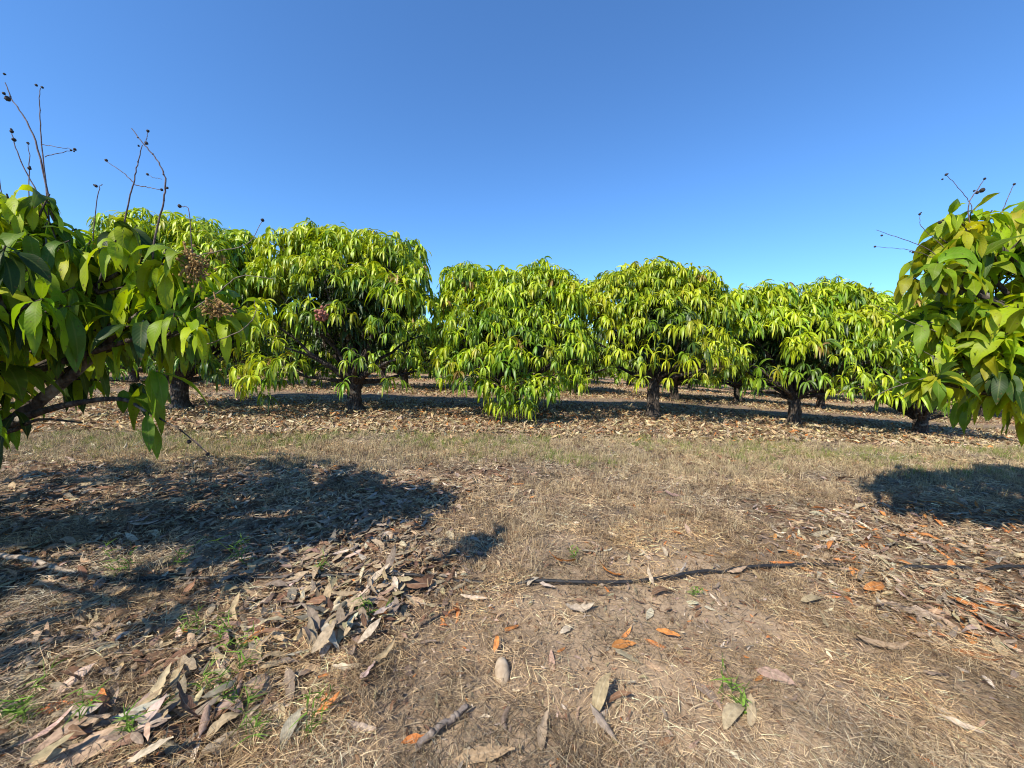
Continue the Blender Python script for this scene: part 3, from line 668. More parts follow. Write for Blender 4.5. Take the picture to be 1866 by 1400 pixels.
RB = [(a, b if b < 2.6 else 2.6 + (b - 2.6) * 0.25, c, r) for a, b, c, r in RB]
def cr(n, z, r):
    a = np.clip(0.72 + r.normal(0, 0.26, n), 0, 1)[:, None]
    c = np.where(a < 0.5, DARK + (MID - DARK) * a * 2, MID + (YOUNG - MID) * (a - 0.5) * 2)
    y = r.random(n) < 0.30
    c[y] = c[y] * 0.45 + YEL * 0.65
    return c
g1, t1 = near_crown([(*R2(l[:3]), l[3]) for l in RL], rng, (0, 0, 1.2), 0.20, 8, 0.205, 0.066, cr, droop=2.8, out_w=0.5)
g2, t2 = near_crown([(*R2(l[:3]), l[3]) for l in RB], rng, (0, 0, 1.2), 0.25, 10, 0.25, 0.075, cr, droop=2.0, nseg=5)
g1.add(np.concatenate(g2.v), np.concatenate(g2.f), np.concatenate(g2.c), np.concatenate(g2.u))
wood = Geo()
limb(wood, [(0, 0, -0.15), (0.02, 0, 0.05), (0.0, 0.02, 0.4), (-0.03, 0, 0.92)], 0.19, 0.14, 14, 5, rng)
for l in RL + RB:
    e = np.array(R2(l[:3])); s = np.array([-0.03, 0, 0.86]); mid = s + (e - s) * np.array([.45, .45, .5]) + np.array([0, 0, 0.12]) + rng.normal(0, 0.1, 3)
    wood.add(*tube(bez(s, mid, e, 9), np.linspace(0.045, 0.009, 9), 6, 0.1, rng))
wood.add(np.concatenate(t1.v), np.concatenate(t1.f)); wood.add(np.concatenate(t2.v), np.concatenate(t2.f))
obj('trunk', wood.data('mango_trunk', M_BARK), right)
obj('crown', g1.data('mango_crown', M_BROAD), right)
S(right, R2, [(3.08,2.65,2.2),(3.02,2.65,2.43),(3.07,2.65,2.55),(3.11,2.65,2.62)], .006, .003, [((3.11,2.65,2.62), .011), ((3.10,2.65,2.545), .022), ((3.07,2.65,2.53), .016)], rng)
S(right, R2, [(3.05,2.65,2.40),(3.03,2.65,2.46),(2.94,2.65,2.56),(2.85,2.65,2.64)], .004, .0022, [((2.85,2.65,2.64), .012), ((2.83,2.65,2.61), .008)], rng)
S(right, R2, [(2.86,2.65,2.1),(2.74,2.65,2.17),(2.55,2.65,2.23),(2.42,2.65,2.27)], .0045, .002, [((2.46,2.65,2.235), .010)], rng)
S(right, R2, [(2.86,2.65,2.08),(2.72,2.65,2.13),(2.59,2.65,2.15),(2.42,2.65,2.16)], .0035, .002, [((2.42,2.65,2.16), .010), ((2.68, 2.65, 2.13), .012)], rng)
S(right, R2, [(2.95,2.65,2.1),(2.82,2.65,2.22),(2.72,2.65,2.30),(2.70,2.65,2.38)], .004, .002, [((2.70,2.65,2.38), .011), ((2.84,2.65,2.33), .016)], rng)
S(right, R2, [(3.22,2.65,2.3),(3.26,2.65,2.45),(3.31,2.65,2.59)], .005, .0025, [((3.31,2.65,2.59), .011)], rng)
S(right, R2, [(3.1,2.65,1.34),(2.97,2.65,1.32),(2.68,2.65,1.23),(2.51,2.65,1.15)], .006, .003, (), rng, M_TWIG)
S(right, R2, [(2.70,2.65,1.23),(2.61,2.65,1.29),(2.51,2.65,1.37)], .004, .002, (), rng, M_TWIG)
S(right, R2, [(3.05,2.65,1.36),(2.85,2.65,1.45),(2.72,2.65,1.54)], .004, .0025, (), rng, M_TWIG)
S(right, R2, [(2.9,2.65,1.6),(2.69,2.65,1.67),(2.60,2.65,1.71),(2.44,2.65,1.78)], .004, .002, [((2.50,2.65,1.75), .009)], rng, M_TWIG)

# ------------------------------------------------------------------ dead leaves
def curled_leaf(rng, kind, nl=10, nc=4):
    """one dead mango leaf of unit length lying along +x, base at the origin; returns V, F, UV"""
    t = np.linspace(0, 1, nl + 1); u = np.linspace(-1, 1, nc + 1)
    prof = np.sin(PI * t ** 0.85) ** 0.75; prof[0] = 0.06; prof[-1] = 0.02
    w = 0.11 + 0.055 * rng.random()
    torn = 1 - np.where(rng.random((nl + 1, 2)) < 0.28, 0.55 * rng.random((nl + 1, 2)), 0)
    bend = {'flat': rng.normal(0, 0.35), 'curled': rng.normal(1.3, 0.5) * rng.choice([-1, 1]), 'rolled': rng.normal(0, 0.7)}[kind]
    roll = {'flat': rng.normal(0.3, 0.3), 'curled': rng.normal(0.9, 0.4), 'rolled': rng.normal(2.4, 0.4)}[kind]
    side = rng.normal(0, 0.3); tw = rng.normal(0, 0.6)
    ang = bend * (t - 0.5); x = np.cumsum(np.r_[0, np.cos(ang[1:])]) / nl; z = np.cumsum(np.r_[0, np.sin(ang[1:])]) / nl
    y = side * (t - 0.5) ** 2
    V = np.zeros((nl + 1, nc + 1, 3))
    for i in range(nl + 1):
        a = u * roll * (0.6 + 0.5 * t[i]) * 0.5
        R = w * prof[i]
        if abs(roll) > 0.05:
            k = roll * (0.6 + 0.5 * t[i]) * 0.5
            yy = R * np.sin(u * k) / k; zz = R * (1 - np.cos(u * k)) / k
        else: yy = R * u; zz = 0 * u
        cut = np.where(u < 0, torn[i, 0], torn[i, 1]); yy = yy * cut; zz = zz * cut
        zz = zz + 0.018 * np.sin(7 * t[i] * 2 + u * 2 + tw * 9) * np.abs(u) + 0.012 * np.sin(t[i] * 31 + u * 5 + tw * 40)
        c, s = math.cos(tw * t[i]), math.sin(tw * t[i])
        V[i, :, 0] = x[i]; V[i, :, 1] = y[i] + yy * c - zz * s; V[i, :, 2] = z[i] + yy * s + zz * c
    if rng.random() < 0.5: V[..., 2] *= -1
    V[..., 2] -= V[..., 2].min(); V[..., 0] -= 0.5
    r = np.arange(nl)[:, None] * (nc + 1) + np.arange(nc)[None, :]
    F = np.stack([r, r + 1, r + nc + 2, r + nc + 1], -1).reshape(-1, 4)
    U = np.stack([np.tile(u, (nl + 1, 1)), np.repeat(t[:, None], nc + 1, 1)], -1).reshape(-1, 2)
    return V.reshape(-1, 3), F, U

rngD = np.random.default_rng(55)
KINDS = ['flat', 'curled', 'rolled']
HI = {k: [curled_leaf(rngD, k) for _ in range(6)] for k in KINDS}
LO = [curled_leaf(rngD, k, 5, 2) for k in KINDS for _ in range(6)]
HI_ME = {k: [mesh_data('dead_leaf', v, f, M_FALLEN, None, u) for v, f, u in HI[k]] for k in KINDS}

PAL = {'grey': (0.27, 0.205, 0.148), 'tan': (0.385, 0.29, 0.175), 'pale': (0.50, 0.405, 0.30), 'brown': (0.19, 0.105, 0.06), 'orange': (0.50, 0.19, 0.055), 'pinkish': (0.36, 0.255, 0.165)}
NAMES = list(PAL); PV = np.array([PAL[k] for k in NAMES])

def rot_mats(yaw, pitch, roll):
    cy, sy, cp, sp, cr_, sr = np.cos(yaw), np.sin(yaw), np.cos(pitch), np.sin(pitch), np.cos(roll), np.sin(roll)
    M = np.empty((len(yaw), 3, 3))
    M[:, 0, 0] = cy * cp; M[:, 0, 1] = cy * sp * sr - sy * cr_; M[:, 0, 2] = cy * sp * cr_ + sy * sr
    M[:, 1, 0] = sy * cp; M[:, 1, 1] = sy * sp * sr + cy * cr_; M[:, 1, 2] = sy * sp * cr_ - cy * sr
    M[:, 2, 0] = -sp; M[:, 2, 1] = cp * sr; M[:, 2, 2] = cp * cr_
    return M

def sample(n, y0, y1, spread, rng, power=1.0, xm=0.6):
    """points with density falling as 1/y**(power+1)... inside a widened view wedge"""
    q = rng.random(n)
    if abs(power - 1) < 1e-6: y = y0 * (y1 / y0) ** q
    else:
        e = 1 - power; y = (y0 ** e + q * (y1 ** e - y0 ** e)) ** (1 / e)
    x = (rng.random(n) * 2 - 1) * (spread * y + xm)
    return x, y

# near litter
x, y = sample(26000, 0.75, 5.2, 1.5, rngD, 0.5)
lfv = litter_field(x, y)
keep = rngD.random(len(x)) < np.clip(lfv * 1.0 + 0.03, 0, 1) * np.where(x > 1.2, 0.75, 1)
x, y, lfv = x[keep], y[keep], lfv[keep]
# heap of leaves raked against the pipe
hx = np.concatenate([rngD.normal(-0.80, 0.12, 85), rngD.normal(-0.68, 0.06, 35), rngD.normal(-1.30, 0.22, 45)]); hy = np.concatenate([rngD.normal(1.84, 0.13, 85), rngD.normal(2.05, 0.06, 35), rngD.normal(1.27, 0.10, 45)])
x = np.concatenate([x, hx]); y = np.concatenate([y, hy]); lfv = np.concatenate([lfv, np.ones(len(hx))])
heap = np.concatenate([np.zeros(len(x) - len(hx)), np.ones(len(hx))])
n = len(x)
pw = np.where((x > 1.3)[:, None], [[.22, .26, .15, .12, .15, .10]], np.where((lfv < 0.3)[:, None], [[.2, .3, .2, .1, .12, .08]], [[.35, .27, .08, .21, .012, .078]]))
cdf = np.cumsum(pw, 1); ci = (rngD.random((n, 1)) > cdf).sum(1).clip(0, 5)
shape = rngD.choice(3, n, p=[.28, .36, .36])
size = np.clip(np.exp(rngD.normal(-2.5, 0.42, n)), 0.03, 0.165) * np.where(lfv < 0.3, 0.72, 1)
size = np.where(heap > 0, np.maximum(size, 0.08 + 0.08 * rngD.random(n)), size)
yaw = rngD.random(n) * 6.28; pit = rngD.normal(0, 0.16, n) * (0.5 + lfv); rol = rngD.normal(0, 0.25, n)
zz = terrain(x, y) + 0.001 + lfv * rngD.random(n) * 0.025 + heap * rngD.random(n) * 0.07
pit = np.where(heap > 0, rngD.normal(-0.25, 0.3, n), pit); yaw = np.where(heap > 0, rngD.normal(0.9, 1.3, n), yaw)
ci = np.where((heap > 0) & (rngD.random(n) < 0.7), rngD.choice([0, 0, 1, 1, 3, 2], n), ci)
app = size / np.hypot(x, y) ** 1.0 * (np.abs(x) < 1.36 * y) * (y > 1.12) * np.where(rngD.random(n) < 0.5, 1, 0.7)
order = np.argsort(-app); hero_i = order[:235]; rest = order[235:]

SHADE = lambda x, y: (x < -0.45 - 0.25 * max(0, 2.3 - y) and y > 1.75)
def zone(x, y):
    pipe = 2.2 + 0.05 * max(0, x)
    if y > pipe + 0.12:
        if x < -0.5: return 'in the shade behind the black pipe'
        if x < 0.6: return 'in dead grass past the buried pipe'
        if x < 1.7: return 'behind the bare stretch of black pipe'
        return 'behind the pipe near the sunlit tree'
    if y > 1.85:
        if x < -1.3: return 'on the shaded litter just before the pipe'
        if x < -0.35: return 'by the heap of leaves against the pipe'
        if x < 0.9: return 'before the pipe in dead grass'
        return 'before the pipe on the orange litter side'
    if y > 1.45:
        if x < -1.2: return 'on the left litter in front of the pipe'
        if x < -0.5: return 'between the green seedlings'
        if x < 0.7: return 'in dead grass around the pale stone'
        return 'on the bare sandy soil'
    if x < -1.0: return 'on the litter in the lower left corner'
    if x < -0.3: return 'on the litter by the brown stick'
    if x < 0.6: return 'in dead grass at the bottom edge of the photo'
    return 'on sandy soil towards the lower right corner'
SHN = ['flat', 'curled', 'rolled up']
CN = {'grey': 'grey', 'tan': 'tan', 'pale': 'bleached whitish', 'brown': 'dark brown', 'orange': 'bright orange', 'pinkish': 'pinkish brown'}
def fallen(x, y, z, yaw, pit, rol, size, shape, cname, label=None, jit=None, var=None):
    me = HI_ME[KINDS[shape]][rngD.integers(6) if var is None else var]
    o = obj('fallen_leaf', me, None, (x, y, z)); o.rotation_euler = (rol, pit, yaw); o.scale = (size,) * 3
    c = np.array(PAL[cname]) * (1 + rngD.normal(0, 0.13)) * (1 + rngD.normal(0, 0.04, 3)); o.color = (*c.clip(0.02, 0.85), 1)
    bin_ = '%s %s dead leaf %s' % (CN[cname], SHN[shape], zone(x, y))
    tag(o, label or bin_, 'leaf', ('single dead leaves' if label else bin_.replace('dead leaf', 'dead leaves')))
    return o
for k in hero_i:
    fallen(x[k], y[k], zz[k], yaw[k], pit[k], rol[k], size[k], shape[k], NAMES[ci[k]])

# leaves picked out of the photograph: x, y, colour, shape, size, yaw, tilt, roll, label
PICK = [
 (0.09,3.97,'orange',1,.16,0.1,0,0,'orange curled leaf lying alone on the grass well beyond the pipe'),
 (1.37,3.29,'orange',0,.11,1.2,0,.3,'small orange leaf on grass, farther of two beyond the pipe'),
 (1.30,2.89,'orange',1,.12,2.4,0,.2,'small orange leaf beside the bare sandy patch beyond the pipe'),
 (0.34,2.42,'orange',1,.24,2.55,.1,.5,'long orange brown leaf standing just behind the bare pipe'),
 (0.61,2.40,'orange',0,.12,1.9,-.1,.5,'broad reddish orange leaf just behind the pipe'),
 (0.65,2.29,'orange',2,.17,2.7,0,.3,'narrow orange leaf leaning down towards the pipe'),
 (0.56,2.55,'pale',0,.15,2.9,0,.3,'whitish flat leaf behind the reddish orange leaf'),
 (0.86,2.23,'pale',0,.13,1.75,-.75,.1,'pale leaf lying across the black pipe'),
 (0.89,2.12,'brown',1,.18,0.2,0,.4,'brown curled leaf under the pale leaf on the pipe'),
 (1.09,2.58,'pale',0,.13,1.5,-.2,.1,'pale upright leaf on the sandy patch behind the pipe'),
 (-0.49,2.13,'brown',1,.24,0.3,.1,.9,'amber brown cupped leaf before the buried part of the pipe'),
 (-0.71,2.25,'grey',0,.24,1.2,-.8,.3,'tall grey leaf standing up against the pipe'),
 (-0.66,2.23,'pale',2,.2,-.5,.1,.2,'pale narrow leaf lying over the pipe by the standing grey leaf'),
 (-0.38,1.86,'brown',0,.19,0.7,-.45,-.6,'dark brown leaf tilted up and shaded in dead grass'),
 (-0.30,1.83,'orange',1,.07,-.3,0,.1,'tiny orange leaf touching the dark tilted leaf'),
 (-0.62,1.90,'orange',2,.13,-.4,0,.2,'orange torn leaf beside the heap of grey leaves'),
 (-0.04,1.70,'orange',1,.11,1.5,-.3,.1,'orange stub of leaf in dead grass above the pale stone'),
 (0.30,1.80,'pale',1,.11,0.8,0,.2,'white crumpled leaf among dead grass'),
 (0.55,1.71,'orange',1,.16,0.3,.1,.5,'orange folded leaf casting a small shadow on grass'),
 (0.55,1.63,'grey',0,.15,-.6,.1,.1,'grey green leaf just below the orange folded one'),
 (0.37,1.42,'tan',1,.20,0.9,-.5,.7,'crumpled tan leaf raised off the ground with a dark shadow'),
 (0.45,1.43,'brown',1,.14,0.2,-.2,.9,'brown crumpled leaf leaning against the raised tan one'),
 (0.36,1.31,'grey',2,.16,-1.0,.2,.2,'grey twisted leaf below the crumpled raised pair'),
 (-0.51,1.29,'pale',0,.14,-.2,0,.3,'pale flat leaf lying near the brown stick'),
 (-0.30,1.26,'orange',1,.13,0.3,.1,.2,'orange curled leaf lying against the brown stick'),
 (-0.53,1.60,'tan',2,.2,0.9,-.25,.1,'long tan rolled leaf slanting over the litter edge'),
 (-0.57,1.52,'pale',0,.13,1.3,0,.3,'pale broad leaf at the foot of the long tan roll'),
 (-0.66,1.53,'pale',2,.17,0.1,0,.1,'whitish narrow leaf pointing at the long tan roll'),
 (-0.73,1.49,'orange',1,.09,0.2,0,.1,'orange round leaf in front of the heap of leaves'),
 (-0.66,1.35,'orange',0,.13,0.8,-.3,.2,'orange leaf standing beside a green seedling'),
 (-1.17,1.69,'orange',0,.1,1.0,-.3,.6,'orange oval leaf standing on edge between seedlings'),
 (-1.36,1.84,'tan',2,.2,-1.0,.4,.3,'long yellowish leaf leaning in the litter before the pipe'),
 (-1.50,2.03,'tan',0,.17,-.3,-.2,.9,'broad brown leaf standing on edge in front of the pipe'),
 (-1.72,2.02,'brown',0,.17,1.2,-.7,.2,'dark leaf standing up against the pipe in the shade'),
 (-1.69,1.43,'pale',0,.15,1.0,-.5,.3,'pale upright leaf among the seedlings of the litter'),
 (-1.50,1.35,'orange',1,.16,-.6,0,.5,'curled orange leaf beside the big tan leaves'),
 (-1.63,1.33,'orange',1,.17,0.2,0,.2,'flat orange brown leaf beyond the big tan leaves'),
 (-0.85,1.44,'grey',0,.2,-1.0,.2,.4,'grey leaf with a pale edge standing in the litter'),
 (-0.75,1.26,'pale',1,.17,1.5,-.2,.6,'pinkish pale curled leaf at the bottom of the litter'),
 (-1.31,1.26,'tan',0,.24,1.1,-.3,.3,'big tan leaf standing over the lower litter'),
 (-1.36,1.18,'tan',0,.30,0.6,-.1,.2,'largest tan leaf sweeping across the lower left litter'),
 (-1.27,1.21,'grey',0,.26,0.2,-.1,-.3,'big greyish leaf under the largest tan leaf'),
 (-1.45,1.20,'tan',1,.26,2.6,-.15,.3,'broad tan leaf crossing behind the largest tan leaf'),
 (0.82,1.47,'grey',0,.2,-1.05,0,.1,'ragged pale grey leaf lying beside a green seedling'),
 (0.86,1.36,'tan',1,.2,0.5,-.1,.4,'crumpled tan leaf below the ragged grey leaf'),
 (0.93,1.36,'tan',0,.15,1.0,-.3,.6,'folded tan leaf touching the crumpled one'),
 (1.15,1.54,'grey',0,.17,-.7,-.1,.5,'bluish grey leaf standing on the sandy soil'),
 (1.08,1.54,'orange',0,.09,0.5,0,.1,'small orange leaf beside the bluish grey one'),
 (0.79,1.78,'orange',0,.13,-.5,-.1,.2,'orange leaf tip up in sparse grass over bare soil'),
 (1.80,1.72,'tan',2,.27,-.15,0,.1,'long straight tan leaf flat on the sandy soil'),
 (1.87,1.58,'grey',0,.12,-.1,0,.3,'short grey leaf on sandy soil with a dark underside'),
 (1.71,1.34,'pale',2,.15,-.6,0,.1,'whitish rolled leaf on soil near the lower right corner'),
 (1.72,2.06,'tan',1,.21,0.25,0,.3,'tan boat shaped leaf in front of the pipe'),
 (2.18,2.19,'orange',1,.2,0.3,-.1,.4,'orange cupped leaf before the pipe on the litter'),
 (2.88,2.24,'orange',0,.26,0.6,0,.2,'large orange leaf at the right edge before the pipe'),
 (3.01,2.18,'orange',0,.22,2.6,-.3,.4,'yellow orange leaf atop the leaves at the right edge'),
 (2.81,2.06,'orange',0,.26,-.3,0,.1,'large orange leaf nearest the camera at the right edge'),
 (2.58,2.07,'orange',2,.17,-.8,0,.2,'narrow orange leaf left of the large orange ones'),
 (-0.18,2.04,'pale',2,.18,-.15,0,.1,'white narrow leaf in dead grass before the buried pipe'),
 (0.40,1.96,'pale',2,.2,0.05,0,.1,'whitish strip of leaf in dead grass below the bare pipe'),
 (0.14,1.29,'grey',1,.15,1.3,-.3,.2,'small dark grey leaf standing in grass at the bottom'),
 (-0.06,1.21,'tan',0,.24,0.2,0,.2,'large dull leaf half buried at the bottom edge'),
 (0.17,2.22,'pale',1,.15,0.4,-.2,.2,'bleached curled leaf at the end of the buried pipe'),
 (0.23,2.17,'pale',2,.14,-.6,-.1,.2,'bleached leaf wrapped under the pipe end'),
 (1.47,2.36,'tan',2,.19,0.3,-.1,.1,'brown rolled leaf lying on the pipe where it bends'),
 (1.66,1.92,'pinkish',0,.2,1.1,0,.4,'pinkish leaf lying on the soil past the pipe bend'),
 (2.22,2.02,'grey',2,.28,-.45,0,.1,'long grey rolled leaf below the orange cupped leaf'),
]
for q, (px, py, cn, sh, sz, yw, tl, rl, lb) in enumerate(PICK):
    lift = 0.012 + 0.5 * sz * abs(math.sin(tl)) + 0.1 * sz * abs(math.sin(rl))
    sz *= 0.86; lift *= 0.86
    fallen(px, py, float(terrain(px, py)) + lift, yw, tl, rl, sz, sh, cn, lb, var=q % 6)

# litter further off, and everything not singled out
G = Geo()
def litter_add(x, y, z, yaw, pit, rol, size, ci, rng):
    pr = rng.integers(len(LO), size=len(x)); M = rot_mats(yaw, pit, rol)
    for k in range(len(LO)):
        s = np.where(pr == k)[0]
        if len(s) == 0: continue
        v, f, u = LO[k]; nv = len(v)
        V = np.einsum('nij,vj->nvi', M[s], v) * size[s][:, None, None] + np.stack([x[s], y[s], z[s]], -1)[:, None, :]
        F = (f[None] + (np.arange(len(s)) * nv)[:, None, None]).reshape(-1, 4)
        c = PV[ci[s]] * (1 + rng.normal(0, 0.2, (len(s), 1))) * (1 + rng.normal(0, 0.05, (len(s), 3)))
        G.add(V.reshape(-1, 3), F, np.repeat(c.clip(0.02, 0.8), nv, 0), np.tile(u, (len(s), 1)))
litter_add(x[rest], y[rest], zz[rest], yaw[rest], pit[rest], rol[rest], size[rest], ci[rest], rngD)
# crumbled fragments everywhere
x, y = sample(30000, 0.8, 6.0, 1.45, rngD, 0.8); n = len(x)
k = rngD.random(n) < 0.35 + 0.65 * fbm(x * 3 + 8, y * 3, 3); x, y = x[k], y[k]; n = len(x)
litter_add(x, y, terrain(x, y) + 0.002 + rngD.random(n) * 0.012, rngD.random(n) * 6.28, rngD.normal(0, 0.35, n), rngD.normal(0, 0.5, n), np.exp(rngD.normal(-3.5, 0.4, n)) * np.clip(y / 2, 0.8, 2), rngD.choice(6, n, p=[.28, .25, .12, .28, .02, .05]), rngD)
# rows of litter
x, y = sample(105000, 5.4, 26, 1.4, rngD, 0.75, 1.5)
lfv = litter_field(x, y); keep = rngD.random(len(x)) < lfv
x, y = x[keep], y[keep]; n = len(x)
ci = rngD.choice(6, n, p=[.22, .37, .13, .18, .03, .07])
PV = PV * np.array([1.12, 1.13, 0.97])
litter_add(x, y, terrain(x, y) + 0.01 + rngD.random(n) * 0.05, rngD.random(n) * 6.28, rngD.normal(0, 0.4, n), rngD.normal(0, 0.5, n), np.clip(rngD.normal(0.115, 0.035, n), 0.05, 0.2) * (1 + 0.03 * (y - 6)), ci, rngD)
lit = obj('leaf_litter', G.data('leaf_litter', M_LITTER))
tag(lit, 'thick litter of dead mango leaves under the tree rows', 'leaf litter', kind='stuff')

# ------------------------------------------------------------------ dry grass
rngG = np.random.default_rng(66)
G = Geo()
SC_ = np.array([[0.47, 0.34, 0.195], [0.38, 0.29, 0.185], [0.26, 0.17, 0.10], [0.62, 0.49, 0.30], [0.14, 0.095, 0.058]])
def straw(n, y0, y1, power, lo, hi, w, zlift, elev, thin_by_litter=0.5):
    x, y = sample(n, y0, y1, 1.45, rngG, power, 0.5)
    lf_ = litter_field(x, y)
    bare = smooth(0.50, 0.66, fbm(x * 0.9 + 11, y * 0.9 + 4, 4)) * (y < 4.4)
    bare = np.maximum(0.7 * bare, smooth(0.5, 1.5, x) * smooth(2.1, 1.2, y) * smooth(0.42, 0.62, fbm(x * 1.7, y * 1.7, 3)) * 0.55)
    pat = 0.35 + 0.65 * smooth(0.35, 0.6, fbm(x * 2.6 + 70, y * 2.6, 3))
    p = (1 - thin_by_litter * lf_) * (1 - 0.8 * bare) * pat
    k = rngG.random(n) < p; x, y = x[k], y[k]; m = len(x)
    az = rngG.random(m) * 6.28; el = np.abs(rngG.normal(elev, 0.2, m))
    D = np.stack([np.cos(az) * np.cos(el), np.sin(az) * np.cos(el), np.sin(el)], -1)
    c = SC_[rngG.choice(5, m, p=[.28, .28, .18, .14, .12])] * (1 + rngG.normal(0, 0.15, (m, 1)))
    tone = fbm(x * 1.1 + 5, y * 1.1 + 33, 3)[:, None]; c = c * (0.55 + 0.9 * smooth(0.25, 0.75, fbm(x * 4 + 9, y * 4, 2))[:, None]) * (1 + (tone - 0.5) * np.array([[0.5, 0.1, -0.5]]))
    P = np.stack([x, y, terrain(x, y) + (zlift + 0.03 * litter_field(x, y)) * rngG.random(m)], -1)
    G.add(*blades(P, D, lo + (hi - lo) * rngG.random(m), w * (0.6 + 0.8 * rngG.random(m)) * np.clip(y / 2.2, 0.8, 4), 0.35, c.clip(0.02, .8), rngG, 3))
straw(330000, 0.75, 6.6, 0.85, 0.02, 0.085, 0.0030, 0.028, 0.25)
straw(26000, 0.75, 6.0, 0.85, 0.08, 0.18, 0.0024, 0.03, 0.12)
def tufts(n, y0, y1, power, kmin, kmax, hmin, hmax, w, cols, probs, mask, geo, spread=0.55):
    x, y = sample(n, y0, y1, 1.45, rngG, power, 0.5)
    k = rngG.random(n) < mask(x, y); x, y = x[k], y[k]
    cnt = rngG.integers(kmin, kmax, len(x)); idx = np.repeat(np.arange(len(x)), cnt); m = len(idx)
    rad = 0.012 + 0.02 * rngG.random(len(x))
    ox = rngG.normal(0, 1, m) * rad[idx]; oy = rngG.normal(0, 1, m) * rad[idx]
    az = rngG.random(m) * 6.28; el = PI / 2 - np.abs(rngG.normal(0, spread, m))
    D = np.stack([np.cos(az) * np.cos(el), np.sin(az) * np.cos(el), np.sin(el)], -1)
    h = (hmin + (hmax - hmin) * rngG.random(len(x)))[idx] * (0.5 + 0.7 * rngG.random(m))
    tc = np.asarray(cols)[rngG.choice(len(cols), len(x), p=probs)]
    c = tc[idx] * (1 + rngG.normal(0, 0.16, (m, 1)))
    X = x[idx] + ox; Y = y[idx] + oy
    geo.add(*blades(np.stack([X, Y, terrain(X, Y) - 0.005], -1), D, h, w * np.clip(Y / 2.2, 0.8, 4), 0.5, c.clip(0.01, .8), rngG, 3))
grassy = lambda x, y: (1 - 0.93 * litter_field(x, y)) * (1 - 0.85 * smooth(0.50, 0.66, fbm(x * 0.9 + 11, y * 0.9 + 4, 4)) * (y < 4.4)) * (0.25 + 0.75 * smooth(0.4, 0.6, fbm(x * 3.1 + 20, y * 3.1, 3))) * (1 - 0.45 * smooth(0.6, 1.5, x) * smooth(2.2, 1.4, y))
tufts(26000, 0.8, 7.2, 0.9, 7, 18, 0.025, 0.075, 0.0030, SC_, [.28, .24, .22, .12, .14], grassy, G)
tufts(10000, 2.2, 5.6, 0.4, 6, 14, 0.05, 0.115, 0.0026, SC_, [.34, .22, .18, .18, .08], grassy, G, 0.4)
band = lambda x, y: smooth(4.1, 5.0, y + (fbm(x * 0.8, y * 0.3 + 60, 3) - 0.5) * 1.6) * smooth(6.9, 6.2, y - 0.05 * x + (fbm(x * 1.1, y + 9, 2) - .5) * 0.8)
tufts(6500, 3.6, 7.2, 0.4, 8, 20, 0.05, 0.12, 0.0026, [(0.42, 0.33, 0.19), (0.36, 0.30, 0.16), (0.47, 0.37, 0.22)], [.4, .3, .3], band, G, 0.4)
# thin dry grass between the further rows
mid = lambda x, y: (1 - litter_field(x, y)) * 0.9
tufts(5000, 11, 22, 0.5, 5, 10, 0.07, 0.15, 0.0022, [(0.40, 0.31, 0.18), (0.34, 0.28, 0.14)], [.6, .4], mid, G, 0.45)
dg = obj('dry_grass', G.data('dry_grass', M_STRAW))
tag(dg, 'short dead grass and straw matted over the sandy ground', 'grass', kind='stuff')
GG = Geo()
green = lambda x, y: band(x, y) * smooth(0.40, 0.58, fbm(x * 0.9 + 90, y * 1.2, 3)) * smooth(4.5, 5.0, y)
tufts(4200, 4.4, 7.0, 0.3, 10, 22, 0.05, 0.12, 0.0021, [(0.24, 0.29, 0.065), (0.31, 0.31, 0.09), (0.16, 0.235, 0.045)], [.4, .4, .2], green, GG, 0.4)
gg = obj('green_grass', GG.data('green_grass', M_GREEN))
tag(gg, 'strip of fading green grass in front of the first tree row', 'grass', kind='stuff')

# green seedlings
WEED = [(-2.26,2.16,.12,'taller seedling in the shade before the pipe'),(-1.66,2.31,.13,'seedling behind the pipe in the dappled shade'),(-1.14,2.25,.07,'small seedling at the pipe by the shade edge'),(-0.68,1.87,.10,'bright seedling tuft inside the heap of leaves'),(-1.45,1.71,.08,'pale seedling on the litter below the standing leaves'),
        (-1.30,1.66,.09,'leafy seedling next to the orange oval leaf'),(-1.09,1.52,.09,'seedling at the litter edge above the small white leaves'),(-1.09,1.40,.09,'seedling between pale curled leaves'),(-0.68,1.27,.10,'seedling at the bottom edge beside orange leaf'),(-1.48,1.27,.09,'seedling growing through the big tan leaves'),
        (-1.66,1.26,.08,'seedling near the lower left corner'),(0.90,1.46,.10,'upright seedling beside the ragged grey leaf'),(0.92,1.385,.05,'tiny seedling under the upright one'),(-1.72,1.30,.09,'spreading seedling left of the big tan leaves'),(-0.86,1.23,.08,'seedling below the grey leaf with pale edge'),
        (0.45,2.48,.06,'grassy seedling behind the long orange leaf'),(-1.22,1.41,.08,'seedling among grey litter left of the pale leaves'),(-1.27,1.22,.08,'seedling poking out under the tan leaf'),(-2.05,2.28,.09,'seedling in the darkest shade behind the pipe'),(1.08,2.12,.06,'grass seedling at the pipe bend'),(-1.18,1.63,.08,'seedling just below the orange oval leaf'),(-0.98,1.36,.08,'seedling with thin stems beside grey leaf')]
